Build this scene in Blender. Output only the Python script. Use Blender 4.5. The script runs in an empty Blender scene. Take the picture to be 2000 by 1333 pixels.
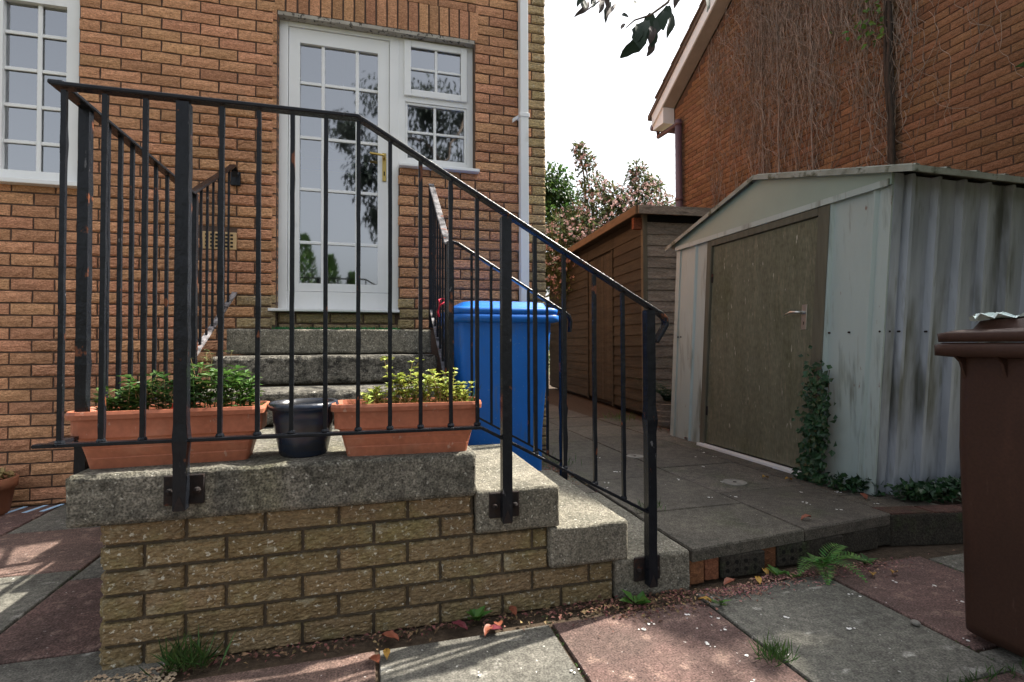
import bpy, bmesh, math, random
from mathutils import Vector, Matrix, noise as mnoise
R = math.radians
rng = random.Random(7)
S = bpy.context.scene
COL = S.collection

# ------------------------------------------------------------------ camera
EYE = Vector((0, 0, 0.96))
YAW, PITCH, ROLL, FPX, PPX = 0.2694, 0.0196, 0.0036, 1013.9, -11.93     # pitch up; FPX for a 2000 px wide picture
cam_d = bpy.data.cameras.new('camera'); cam = bpy.data.objects.new('camera', cam_d); COL.objects.link(cam)
cam_d.sensor_width = 36; cam_d.lens = FPX / 2000 * 36; cam_d.shift_y = PPX / 2000
cam_d.clip_start = 0.02; cam_d.clip_end = 2000
fwd0 = Vector((math.sin(YAW), math.cos(YAW), 0)); rt0 = Vector((math.cos(YAW), -math.sin(YAW), 0)); up0 = Vector((0, 0, 1))
fwd = fwd0 * math.cos(PITCH) + up0 * math.sin(PITCH); up1 = up0 * math.cos(PITCH) - fwd0 * math.sin(PITCH)
rt = rt0 * math.cos(ROLL) - up1 * math.sin(ROLL); up = up1 * math.cos(ROLL) + rt0 * math.sin(ROLL)
cam.matrix_world = Matrix(((rt.x, up.x, -fwd.x, EYE.x), (rt.y, up.y, -fwd.y, EYE.y), (rt.z, up.z, -fwd.z, EYE.z), (0, 0, 0, 1)))
S.camera = cam

# ------------------------------------------------------------------ sky, sun, exposure
SUN = Vector((0.76, 0.19, 1.0)).normalized()
W = bpy.data.worlds.new('World'); S.world = W; W.use_nodes = True
wn, wl = W.node_tree.nodes, W.node_tree.links
bg = wn['Background']
sky = wn.new('ShaderNodeTexSky'); sky.sky_type = 'NISHITA'; sky.sun_disc = False
sky.sun_elevation = math.asin(SUN.z); sky.sun_rotation = math.atan2(SUN.x, SUN.y)
sky.air_density = 1.0; sky.dust_density = 5.0; sky.ozone_density = 1.0
hs = wn.new('ShaderNodeHueSaturation'); hs.inputs['Saturation'].default_value = 0.28
wl.new(sky.outputs[0], hs.inputs['Color']); wl.new(hs.outputs[0], bg.inputs['Color'])
bg.inputs['Strength'].default_value = 0.13
sd = bpy.data.lights.new('sun', 'SUN'); sd.energy = 4.3; sd.angle = R(0.9); sd.color = (1, 0.93, 0.82)
sun = bpy.data.objects.new('sun', sd); COL.objects.link(sun); sun.rotation_euler = SUN.to_track_quat('Z', 'Y').to_euler(); sun.location = SUN * 20
S.view_settings.view_transform = 'Standard'; S.view_settings.look = 'None'
S.view_settings.exposure = 1.42; S.view_settings.gamma = 1; S.view_settings.use_curve_mapping = False
S.render.engine = 'CYCLES'

# ------------------------------------------------------------------ materials
def mat(name, base, var=None, nscale=6.0, stretch=(1, 1, 1), rough=0.8, bump=0.25, bscale=60.0, bstretch=(1, 1, 1), bdist=0.004,
        rnd=None, rval=0.25, spots=(), spec=0.3, metal=0.0, trans=0.0, detail=6, coat=0.0, hue=0.008, grain=()):
    """procedural surface: base/var mixed by noise, per-object or per-island shade, stains and specks, fine bump"""
    m = bpy.data.materials.new(name); m.use_nodes = True
    n, l = m.node_tree.nodes, m.node_tree.links
    b = n['Principled BSDF']
    geo = n.new('ShaderNodeNewGeometry')
    def mapped(st):
        mp = n.new('ShaderNodeMapping'); mp.inputs['Scale'].default_value = st
        l.new(geo.outputs['Position'], mp.inputs['Vector']); return mp.outputs[0]
    def noise(sc, st, dt=6, ro=0.6):
        t = n.new('ShaderNodeTexNoise'); t.inputs['Scale'].default_value = sc; t.inputs['Detail'].default_value = dt; t.inputs['Roughness'].default_value = ro
        l.new(mapped(st), t.inputs['Vector']); return t.outputs['Fac']
    def ramp(fac, lo, hi):
        r = n.new('ShaderNodeMapRange'); r.inputs[1].default_value = lo; r.inputs[2].default_value = hi; r.clamp = True
        l.new(fac, r.inputs[0]); return r.outputs[0]
    def mix(f, a, c, mode='MIX'):
        x = n.new('ShaderNodeMix'); x.data_type = 'RGBA'; x.blend_type = mode
        for sock, v in ((x.inputs[0], f), (x.inputs[6], a), (x.inputs[7], c)):
            if isinstance(v, (int, float)): sock.default_value = v
            elif isinstance(v, tuple): sock.default_value = (*v, 1)
            else: l.new(v, sock)
        return x.outputs[2]
    col = base
    if var is not None:
        col = mix(ramp(noise(nscale, stretch, detail), 0.35, 0.65), base, var)
    if rnd:
        if rnd == 'obj':
            src = n.new('ShaderNodeObjectInfo').outputs['Random']
        else:
            src = geo.outputs['Random Per Island']
        mr = n.new('ShaderNodeMapRange'); mr.inputs[3].default_value = 1 - rval; mr.inputs[4].default_value = 1 + rval
        l.new(src, mr.inputs[0])
        mul = n.new('ShaderNodeMath'); mul.operation = 'MULTIPLY'; mul.inputs[1].default_value = 7.31; l.new(src, mul.inputs[0])
        fr = n.new('ShaderNodeMath'); fr.operation = 'FRACT'; l.new(mul.outputs[0], fr.inputs[0])
        hm = n.new('ShaderNodeMapRange'); hm.inputs[3].default_value = 0.5 - hue; hm.inputs[4].default_value = 0.5 + hue; l.new(fr.outputs[0], hm.inputs[0])
        hv = n.new('ShaderNodeHueSaturation'); l.new(mr.outputs[0], hv.inputs['Value']); l.new(hm.outputs[0], hv.inputs['Hue'])
        if isinstance(col, tuple): hv.inputs['Color'].default_value = (*col, 1)
        else: l.new(col, hv.inputs['Color'])
        col = hv.outputs[0]
    for (sc_col, sc, lo, hi, amt, st) in spots:
        f = n.new('ShaderNodeMath'); f.operation = 'MULTIPLY'; f.inputs[1].default_value = amt
        l.new(ramp(noise(sc, st, 4, 0.55), lo, hi), f.inputs[0])
        col = mix(f.outputs[0], col, sc_col)
    for (gs, ga, gst) in grain:                                   # fine speckle of the material itself
        gm = n.new('ShaderNodeMapRange'); gm.inputs[1].default_value = 0.32; gm.inputs[2].default_value = 0.68; gm.inputs[3].default_value = 1 - ga; gm.inputs[4].default_value = 1 + ga
        l.new(noise(gs, gst, 3, 0.5), gm.inputs[0])
        gv_ = n.new('ShaderNodeHueSaturation'); l.new(gm.outputs[0], gv_.inputs['Value'])
        if isinstance(col, tuple): gv_.inputs['Color'].default_value = (*col, 1)
        else: l.new(col, gv_.inputs['Color'])
        col = gv_.outputs[0]
    if isinstance(col, tuple): b.inputs['Base Color'].default_value = (*col, 1)
    else: l.new(col, b.inputs['Base Color'])
    b.inputs['Roughness'].default_value = rough; b.inputs['Metallic'].default_value = metal
    b.inputs['Specular IOR Level'].default_value = spec; b.inputs['Coat Weight'].default_value = coat
    if bump:
        bp = n.new('ShaderNodeBump'); bp.inputs['Strength'].default_value = bump; bp.inputs['Distance'].default_value = bdist
        l.new(noise(bscale, bstretch, 5, 0.65), bp.inputs['Height']); l.new(bp.outputs[0], b.inputs['Normal'])
    if trans:
        tr = n.new('ShaderNodeBsdfTranslucent'); ms = n.new('ShaderNodeMixShader'); ms.inputs[0].default_value = trans
        if isinstance(col, tuple): tr.inputs[0].default_value = (*col, 1)
        else: l.new(col, tr.inputs[0])
        l.new(b.outputs[0], ms.inputs[1]); l.new(tr.outputs[0], ms.inputs[2]); l.new(ms.outputs[0], n['Material Output'].inputs[0])
    return m

I3 = (1, 1, 1)
def brick_mat(nm, a, b_, rnd, spots=(), rv=0.21):
    return mat(nm, a, b_, 30, (1, 1, 2.5), 0.92, 1.0, 70, (1, 1, 1.6), 0.010, rnd, rv, spots, 0.12, grain=((130, .22, (1, 1, 1.5)), (55, .20, (1, 1, 2.6))))
GREY_ST = ((0.25, 0.21, 0.15), 1.3, 0.52, 0.66, 0.35, I3)
M = {}
M['brick_o'] = brick_mat('tan brick', (0.585, 0.31, 0.175), (0.475, 0.24, 0.135), 'obj', (((0.20, 0.105, 0.06), 85, 0.55, 0.68, 0.55, (1, 1, 2.6)), ((0.30, 0.17, 0.09), 0.9, 0.5, 0.7, 0.4, I3), ((0.16, 0.11, 0.08), 0.8, 0.56, 0.74, 0.5, (1, 1, .4)), ((0.55, 0.47, 0.38), 2.3, 0.66, 0.78, 0.35, (1, 1, .7))))
M['brick_i'] = brick_mat('tan brick far', (0.585, 0.31, 0.175), (0.475, 0.24, 0.135), 'island', (((0.20, 0.105, 0.06), 85, 0.55, 0.68, 0.55, (1, 1, 2.6)), ((0.30, 0.17, 0.09), 0.9, 0.5, 0.7, 0.4, I3), ((0.16, 0.11, 0.08), 0.8, 0.56, 0.74, 0.5, (1, 1, .4)), ((0.55, 0.47, 0.38), 2.3, 0.66, 0.78, 0.35, (1, 1, .7))))
M['brick_g'] = brick_mat('weathered corner brick', (0.40, 0.29, 0.15), (0.31, 0.24, 0.145), 'obj', (GREY_ST, ((0.5, 0.47, 0.38), 40, 0.6, 0.72, 0.6, I3)), 0.12)
M['brick_y'] = brick_mat('yellow rustic brick', (0.27, 0.20, 0.112), (0.20, 0.147, 0.084), 'obj',
                         (((0.12, 0.085, 0.045), 75, 0.54, 0.66, 0.65, (1, 1, 2.4)), ((0.20, 0.15, 0.07), 3.5, 0.5, 0.68, 0.55, I3), ((0.62, 0.6, 0.5), 70, 0.61, 0.68, 0.8, I3), ((0.45, 0.42, 0.30), 14, 0.60, 0.72, 0.45, I3), ((0.24, 0.22, 0.09), 5, 0.52, 0.7, 0.5, I3)), 0.14)
M['brick_no'] = brick_mat('red brown brick', (0.25, 0.14, 0.082), (0.195, 0.108, 0.063), 'obj', (), 0.18)
M['brick_ni'] = brick_mat('red brown brick far', (0.25, 0.14, 0.082), (0.195, 0.108, 0.063), 'island', (), 0.18)
M['brick_red'] = brick_mat('orange brick', (0.24, 0.105, 0.055), (0.17, 0.075, 0.042), 'obj')
M['mortar'] = mat('brown mortar', (0.085, 0.056, 0.043), (0.125, 0.085, 0.065), 30, I3, 0.95, 0.5, 90)
M['mortar2'] = mat('mossy mortar', (0.11, 0.087, 0.06), (0.075, 0.06, 0.042), 12, I3, 0.95, 0.6, 90, spots=(((0.45, 0.45, 0.42), 6, 0.66, 0.75, 0.7, I3),))
M['conc'] = mat('weathered concrete', (0.20, 0.188, 0.155), (0.115, 0.11, 0.09), 7, I3, 0.95, 1.0, 110, I3, 0.010,
                spots=(((0.10, 0.10, 0.085), 9, 0.53, 0.68, 0.75, (1, 1, .5)), ((0.55, 0.54, 0.48), 60, 0.62, 0.70, 0.7, I3), ((0.17, 0.16, 0.10), 3.2, 0.5, 0.66, 0.6, (1.6, 1, .4)), ((0.05, 0.05, 0.045), 130, 0.60, 0.66, 0.7, I3)), grain=((150, .60, I3), (48, .40, I3)))
M['conc_step'] = mat('step concrete', (0.235, 0.218, 0.175), (0.155, 0.146, 0.115), 6, I3, 0.95, 1.0, 120, I3, 0.008,
                     spots=(((0.12, 0.12, 0.10), 5, 0.54, 0.7, 0.5, I3), ((0.6, 0.58, 0.52), 80, 0.64, 0.70, 0.6, I3), ((0.07, 0.07, 0.06), 150, 0.61, 0.66, 0.6, I3)), grain=((160, .50, I3), (55, .30, I3)))
M['slab_path'] = mat('path slab', (0.115, 0.102, 0.082), (0.078, 0.07, 0.058), 4, I3, 0.85, 0.6, 120, I3, 0.004, 'obj', 0.16,
                     (((0.085, 0.08, 0.065), 1.6, 0.5, 0.66, 0.6, I3), ((0.5, 0.48, 0.43), 55, 0.69, 0.74, 0.7, I3), ((0.07, 0.08, 0.04), 2.6, 0.58, 0.7, 0.5, I3)), grain=((170, .55, I3), (30, .22, I3)))
M['slab_grey'] = mat('grey paving slab', (0.165, 0.158, 0.135), (0.10, 0.097, 0.083), 3.2, I3, 0.88, 0.7, 120, I3, 0.004, 'obj', 0.12,
                     (((0.55, 0.54, 0.49), 9, 0.62, 0.72, 0.5, (1, 1.5, 1)), ((0.65, 0.64, 0.6), 45, 0.68, 0.73, 0.8, I3), ((0.08, 0.08, 0.07), 2.2, 0.53, 0.7, 0.6, I3)), grain=((160, .45, I3), (35, .28, I3)))
M['slab_red'] = mat('red paving slab', (0.15, 0.094, 0.08), (0.095, 0.063, 0.055), 5, I3, 0.88, 0.7, 120, I3, 0.004, 'obj', 0.12,
                    (((0.65, 0.62, 0.58), 50, 0.68, 0.73, 0.8, I3), ((0.09, 0.065, 0.055), 2.0, 0.52, 0.68, 0.6, I3), ((0.36, 0.25, 0.2), 14, 0.55, 0.7, 0.4, I3)), grain=((160, .50, I3), (40, .25, I3)))
M['soil'] = mat('soil', (0.05, 0.035, 0.022), (0.085, 0.06, 0.04), 40, I3, 0.95, 1.0, 90, I3, 0.01)
M['earth'] = mat('rough grass earth', (0.06, 0.075, 0.025), (0.085, 0.07, 0.04), 3, I3, 0.95, 0.8, 40, I3, 0.02)
M['black'] = mat('chipped black paint', (0.008, 0.0095, 0.013), (0.012, 0.014, 0.018), 30, I3, 0.24, 0.7, 45, (1, 1, .6), 0.005,
                 spots=(((0.16, 0.055, 0.025), 20, 0.655, 0.69, 0.9, (1, 1, .5)), ((0.17, 0.17, 0.18), 46, 0.70, 0.74, 0.7, (1, 1, .35))), spec=0.22)
M['rust'] = mat('rusty iron', (0.022, 0.013, 0.010), (0.012, 0.011, 0.012), 40, I3, 0.8, 0.8, 90, spots=(((0.16, 0.05, 0.025), 16, 0.58, 0.68, 0.8, I3),))
M['flake'] = mat('flaking pale paint', (0.012, 0.012, 0.014), (0.30, 0.29, 0.30), 22, I3, 0.4, 0.8, 60, spots=(((0.2, 0.06, 0.03), 25, 0.6, 0.66, 0.9, I3),), detail=3)
M['white'] = mat('white pvc', (0.80, 0.81, 0.81), (0.74, 0.75, 0.75), 2, I3, 0.32, 0.03, 30, spots=(((0.45, 0.43, 0.38), 4.5, 0.66, 0.8, 0.5, I3),), spec=0.5)
M['dirtywhite'] = mat('dirty lintel paint', (0.42, 0.39, 0.34), (0.3, 0.27, 0.23), 14, I3, 0.8, 0.6, 60, spots=(((0.05, 0.045, 0.04), 36, 0.56, 0.62, 0.9, (1, 1, .6)),))
M['soffit'] = mat('grey soffit board', (0.36, 0.34, 0.31), (0.30, 0.28, 0.25), 5, I3, 0.8, 0.2, 40)
M['gold'] = mat('brass', (0.55, 0.40, 0.13), None, rough=0.28, bump=0, metal=1.0)
M['steel'] = mat('aluminium', (0.62, 0.62, 0.60), None, rough=0.3, bump=0.1, metal=1.0)
M['terra'] = mat('terracotta plastic', (0.45, 0.155, 0.085), (0.39, 0.13, 0.07), 5, I3, 0.5, 0.12, 60, spots=(((0.5, 0.27, 0.18), 8, 0.55, 0.72, 0.4, I3), ((0.16, 0.07, 0.045), 5, 0.58, 0.72, 0.4, (1, 1, .6)), ((0.55, 0.42, 0.34), 45, 0.66, 0.72, 0.5, (1, 1, .5))), spec=0.4, grain=((60, .10, I3),))
M['clay'] = mat('clay pot', (0.26, 0.10, 0.05), (0.19, 0.08, 0.045), 8, I3, 0.85, 0.4, 60)
M['glaze'] = mat('dark blue glaze', (0.012, 0.026, 0.06), (0.03, 0.03, 0.032), 9, (.5, .5, 3), 0.25, 0.3, 40, spec=0.6, spots=(((0.055, 0.045, 0.035), 5, 0.54, 0.66, 0.7, (.4, .4, 4)),))
M['blue'] = mat('blue bin plastic', (0.012, 0.175, 0.68), (0.010, 0.15, 0.58), 3, I3, 0.42, 0.1, 80, spots=(((0.03, 0.13, 0.5), 10, 0.6, 0.75, 0.5, (1, 1, .15)), ((0.3, 0.38, 0.5), 90, 0.66, 0.70, 0.5, I3), ((0.10, 0.17, 0.33), 26, 0.60, 0.66, 0.35, (1, 1, .12)), ((0.05, 0.07, 0.12), 3, 0.56, 0.72, 0.35, (1, 1, .5))), spec=0.45)
M['brown'] = mat('brown bin plastic', (0.050, 0.022, 0.014), (0.040, 0.018, 0.012), 3, I3, 0.5, 0.12, 80, spots=(((0.075, 0.033, 0.022), 9, 0.56, 0.72, 0.5, (1, 1, .2)), ((0.10, 0.06, 0.05), 40, 0.66, 0.71, 0.5, (1, 1, .2))), spec=0.4, grain=((120, .12, I3),))
M['rubber'] = mat('black rubber', (0.02, 0.02, 0.02), None, rough=0.7, bump=0.2)
M['sheet'] = mat('grey green sheet metal', (0.40, 0.475, 0.455), (0.345, 0.415, 0.40), 3, (1, 1, .3), 0.45, 0.25, 8, (1, 1, .3), 0.01,
                 spots=(((0.075, 0.085, 0.05), 3.4, 0.56, 0.72, 0.8, (3, 3, .45)), ((0.16, 0.15, 0.11), 9, 0.6, 0.74, 0.6, (3, 3, .3)), ((0.16, 0.06, 0.03), 22, 0.70, 0.75, 0.8, (1, 1, .4))), spec=0.5)
M['sheet_side'] = mat('grey sheet metal', (0.36, 0.395, 0.45), (0.305, 0.34, 0.39), 3, (1, 1, .3), 0.42, 0.3, 7, (1, 1, .3), 0.012,
                      spots=(((0.06, 0.064, 0.045), 2.4, 0.50, 0.66, 0.85, (2.6, 2.6, .45)), ((0.11, 0.12, 0.06), 8, 0.6, 0.74, 0.6, (3, 3, .35))), spec=0.5, grain=((5, .16, (3, 3, .4)),))
M['roofmetal'] = mat('mossy roof sheet', (0.33, 0.35, 0.31), (0.22, 0.23, 0.19), 7, I3, 0.6, 0.5, 50, spots=(((0.05, 0.06, 0.03), 12, 0.54, 0.64, 0.9, I3), ((0.14, 0.06, 0.03), 20, 0.66, 0.72, 0.8, I3)))
M['ply'] = mat('algae plywood', (0.15, 0.145, 0.098), (0.12, 0.117, 0.078), 3.5, (5, 5, .5), 0.85, 0.35, 40, (3, 3, .3), 0.004,
               spots=(((0.23, 0.20, 0.14), 14, 0.56, 0.72, 0.5, (2.5, 2.5, .35)), ((0.07, 0.075, 0.035), 2.2, 0.52, 0.68, 0.55, (2, 2, .7)), ((0.55, 0.52, 0.44), 34, 0.67, 0.72, 0.7, (1.6, 1.6, .3))), grain=((70, .22, (3, 3, .3)), (40, .12, I3)))
M['frame_wood'] = mat('weathered frame wood', (0.095, 0.088, 0.063), (0.13, 0.12, 0.088), 5, (6, 6, .5), 0.9, 0.5, 40, (4, 4, .3))
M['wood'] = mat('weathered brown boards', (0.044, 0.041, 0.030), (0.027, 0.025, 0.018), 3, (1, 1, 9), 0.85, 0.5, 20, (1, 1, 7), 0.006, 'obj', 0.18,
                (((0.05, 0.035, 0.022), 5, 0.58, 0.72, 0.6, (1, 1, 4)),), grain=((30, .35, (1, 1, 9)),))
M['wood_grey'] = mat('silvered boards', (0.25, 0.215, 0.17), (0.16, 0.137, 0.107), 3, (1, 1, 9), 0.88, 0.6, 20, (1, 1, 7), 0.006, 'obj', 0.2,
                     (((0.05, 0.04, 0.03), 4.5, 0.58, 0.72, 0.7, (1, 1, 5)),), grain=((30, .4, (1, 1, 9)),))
M['fascia'] = mat('orange stained fascia', (0.15, 0.105, 0.058), (0.10, 0.07, 0.04), 6, (1, 1, 4), 0.75, 0.3, 30)
M['felt'] = mat('roofing felt', (0.05, 0.05, 0.048), (0.075, 0.07, 0.06), 20, I3, 0.95, 0.8, 120)
M['tile'] = mat('concrete roof tile', (0.16, 0.12, 0.095), (0.11, 0.088, 0.07), 6, I3, 0.9, 0.6, 60, rnd='island', rval=0.2)
M['pvcmaroon'] = mat('maroon pipe', (0.10, 0.055, 0.07), (0.13, 0.08, 0.095), 4, I3, 0.45, 0.05, 40, spec=0.5)
M['vine'] = mat('dead creeper stem', (0.31, 0.26, 0.225), (0.20, 0.165, 0.135), 14, I3, 0.95, 0.4, 90, rnd='island', rval=0.4)
M['darkstem'] = mat('dark ivy stem', (0.035, 0.027, 0.022), (0.06, 0.048, 0.04), 14, (3, 3, 1), 0.95, 1.0, 40)
M['bark'] = mat('bark', (0.16, 0.12, 0.09), (0.09, 0.07, 0.055), 8, (3, 3, .6), 0.95, 1.0, 30, (2, 2, .4), 0.02)
def leafm(nm, a, b_, rv=0.35, tr=0.3, rough=0.5): return mat(nm, a, b_, 5, I3, rough, 0, rnd='island', rval=rv, trans=tr, spec=0.35, hue=0.025)
M['herb'] = leafm('herb leaves', (0.075, 0.15, 0.03), (0.05, 0.105, 0.028))
M['lime'] = leafm('pale yellow green leaves', (0.40, 0.44, 0.10), (0.30, 0.38, 0.07))
M['straw'] = mat('dry straw', (0.34, 0.25, 0.11), (0.26, 0.19, 0.08), 9, I3, 0.8, 0, rnd='island', rval=0.3)
M['ivy'] = leafm('ivy leaves', (0.028, 0.075, 0.028), (0.018, 0.05, 0.02), 0.4, 0.12, 0.4)
M['fern'] = leafm('fern green', (0.105, 0.25, 0.055), (0.07, 0.17, 0.04), 0.45)
M['dkgreen'] = leafm('dark shrub leaves', (0.04, 0.085, 0.02), (0.06, 0.12, 0.028), 0.45)
M['green'] = leafm('fresh green leaves', (0.07, 0.15, 0.03), (0.095, 0.19, 0.035), 0.4)
M['olive'] = leafm('rhododendron leaves', (0.12, 0.145, 0.06), (0.08, 0.11, 0.042), 0.4)
M['pink'] = mat('pink petals', (0.52, 0.33, 0.33), (0.62, 0.48, 0.45), 9, I3, 0.6, 0, rnd='island', rval=0.25, trans=0.3)
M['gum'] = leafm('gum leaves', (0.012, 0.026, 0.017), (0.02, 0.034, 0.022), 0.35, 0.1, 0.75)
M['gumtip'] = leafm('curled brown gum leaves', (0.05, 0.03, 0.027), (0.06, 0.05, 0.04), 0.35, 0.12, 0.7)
M['yellowleaf'] = leafm('yellow fallen leaf', (0.42, 0.28, 0.05), (0.33, 0.20, 0.04), 0.3, 0.1)
M['orangeleaf'] = leafm('orange fallen leaf', (0.27, 0.10, 0.045), (0.20, 0.08, 0.04), 0.3, 0.1)
M['redleaf'] = leafm('dark red fallen leaf', (0.18, 0.03, 0.035), (0.13, 0.03, 0.03), 0.3, 0.1)
M['litter'] = mat('leaf litter', (0.14, 0.075, 0.05), (0.19, 0.11, 0.07), 30, I3, 0.9, 0, rnd='island', rval=0.55, hue=0.05)
M['petal'] = mat('shed pink petals', (0.36, 0.20, 0.17), (0.22, 0.10, 0.085), 30, I3, 0.8, 0, rnd='island', rval=0.5, hue=0.04)
M['redflower'] = mat('red flower', (0.62, 0.05, 0.02), None, rough=0.5, bump=0)
M['gravel'] = mat('buff gravel', (0.28, 0.20, 0.125), (0.34, 0.27, 0.19), 9, I3, 0.9, 0.2, rnd='island', rval=0.4)
M['conc_dark'] = mat('pitted dark concrete', (0.19, 0.178, 0.15), (0.105, 0.10, 0.085), 9, I3, 0.95, 1.0, 90, I3, 0.012, spots=(((0.035, 0.033, 0.03), 24, 0.52, 0.60, 0.85, (1, 1, 1.6)), ((0.5, 0.48, 0.43), 42, 0.63, 0.70, 0.7, I3)), grain=((150, .6, I3), (50, .45, I3)))
M['darkbrick'] = mat('mossy dark brick', (0.05, 0.043, 0.034), (0.03, 0.028, 0.022), 14, I3, 0.95, 1.0, 80, I3, 0.008, spots=(((0.04, 0.055, 0.02), 6, 0.55, 0.68, 0.6, I3),), grain=((120, .5, I3),))
M['sheet_plain'] = mat('pale green painted sheet', (0.27, 0.35, 0.30), (0.24, 0.315, 0.27), 2, I3, 0.4, 0.15, 6, I3, 0.01, spots=(((0.13, 0.14, 0.10), 2.6, 0.6, 0.75, 0.4, (2, 2, .7)),), spec=0.5)
M['edgebrick'] = mat('dark red edging brick', (0.10, 0.048, 0.036), (0.06, 0.032, 0.026), 18, I3, 0.95, 0.8, 90, I3, 0.006, 'obj', 0.2, (((0.035, 0.045, 0.02), 5, 0.55, 0.7, 0.6, I3),), grain=((120, .4, I3),))
M['cover'] = mat('cast drain cover', (0.27, 0.26, 0.23), (0.17, 0.16, 0.14), 25, I3, 0.8, 0.6, 120)
M['turf'] = mat('green door mat', (0.012, 0.13, 0.035), (0.01, 0.09, 0.03), 60, I3, 0.9, 0.8, 200)
M['cloth'] = mat('mint paper', (0.60, 0.74, 0.72), (0.72, 0.80, 0.79), 30, I3, 0.85, 0.3, 50)
M['sunstripe'] = mat('blue chalk', (0.36, 0.58, 0.80), (0.45, 0.64, 0.84), 30, I3, 0.95, 0.3, 120)  # pale blue standing in for sunlight on the paving
M['cream'] = mat('inner wall paint', (0.42, 0.40, 0.36), None, rough=0.8, bump=0)
M['dark_in'] = mat('dark interior', (0.05, 0.045, 0.04), None, rough=0.9, bump=0)
M['opal'] = mat('opal lamp glass', (0.8, 0.8, 0.78), None, rough=0.3, bump=0)
M['bluestrip'] = mat('flat blue', (0.02, 0.06, 0.30), None, rough=0.7, bump=0)
M['hole'] = mat('dark void', (0.01, 0.009, 0.008), None, rough=0.9, bump=0)
M['redcord'] = mat('red cord', (0.55, 0.02, 0.05), None, rough=0.6, bump=0)
def glass_mat():
    m = bpy.data.materials.new('window glass'); m.use_nodes = True
    n, l = m.node_tree.nodes, m.node_tree.links
    n.remove(n['Principled BSDF'])
    gl = n.new('ShaderNodeBsdfGlossy'); gl.inputs['Roughness'].default_value = 0.03; gl.inputs['Color'].default_value = (0.93, 0.96, 1, 1)
    tr = n.new('ShaderNodeBsdfTransparent'); tr.inputs[0].default_value = (0.82, 0.86, 0.86, 1)
    fr = n.new('ShaderNodeFresnel'); fr.inputs[0].default_value = 3.7
    ms = n.new('ShaderNodeMixShader'); l.new(fr.outputs[0], ms.inputs[0]); l.new(tr.outputs[0], ms.inputs[1]); l.new(gl.outputs[0], ms.inputs[2])
    l.new(ms.outputs[0], n['Material Output'].inputs[0]); return m
M['glass'] = glass_mat()

# ------------------------------------------------------------------ helpers
ROOT = {}
def tag(o, label=None, cat=None, group=None, kind=None):
    if label: o['label'] = label
    if cat: o['category'] = cat
    if group: o['group'] = group
    if kind: o['kind'] = kind
    return o
def thing(name, loc, label, cat, group=None):
    o = bpy.data.objects.new(name, None); COL.objects.link(o); o.location = loc; o.empty_display_size = 0.1
    return tag(o, label, cat, group)
def wloc(o):
    v = Vector((0, 0, 0))
    while o is not None: v += o.location; o = o.parent
    return v
def link(name, me, material, parent=None, loc=None, kind=None):
    o = bpy.data.objects.new(name, me); COL.objects.link(o)
    if material is not None and not me.materials: me.materials.append(M[material] if isinstance(material, str) else material)
    base = Vector((0, 0, 0))
    if parent is not None: o.parent = parent; base = wloc(parent)
    if loc is not None: o.location = Vector(loc) - base
    if kind: o['kind'] = kind
    return o
def bake(me, parent):
    if parent is not None:
        me.transform(Matrix.Translation(-wloc(parent)))
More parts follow.
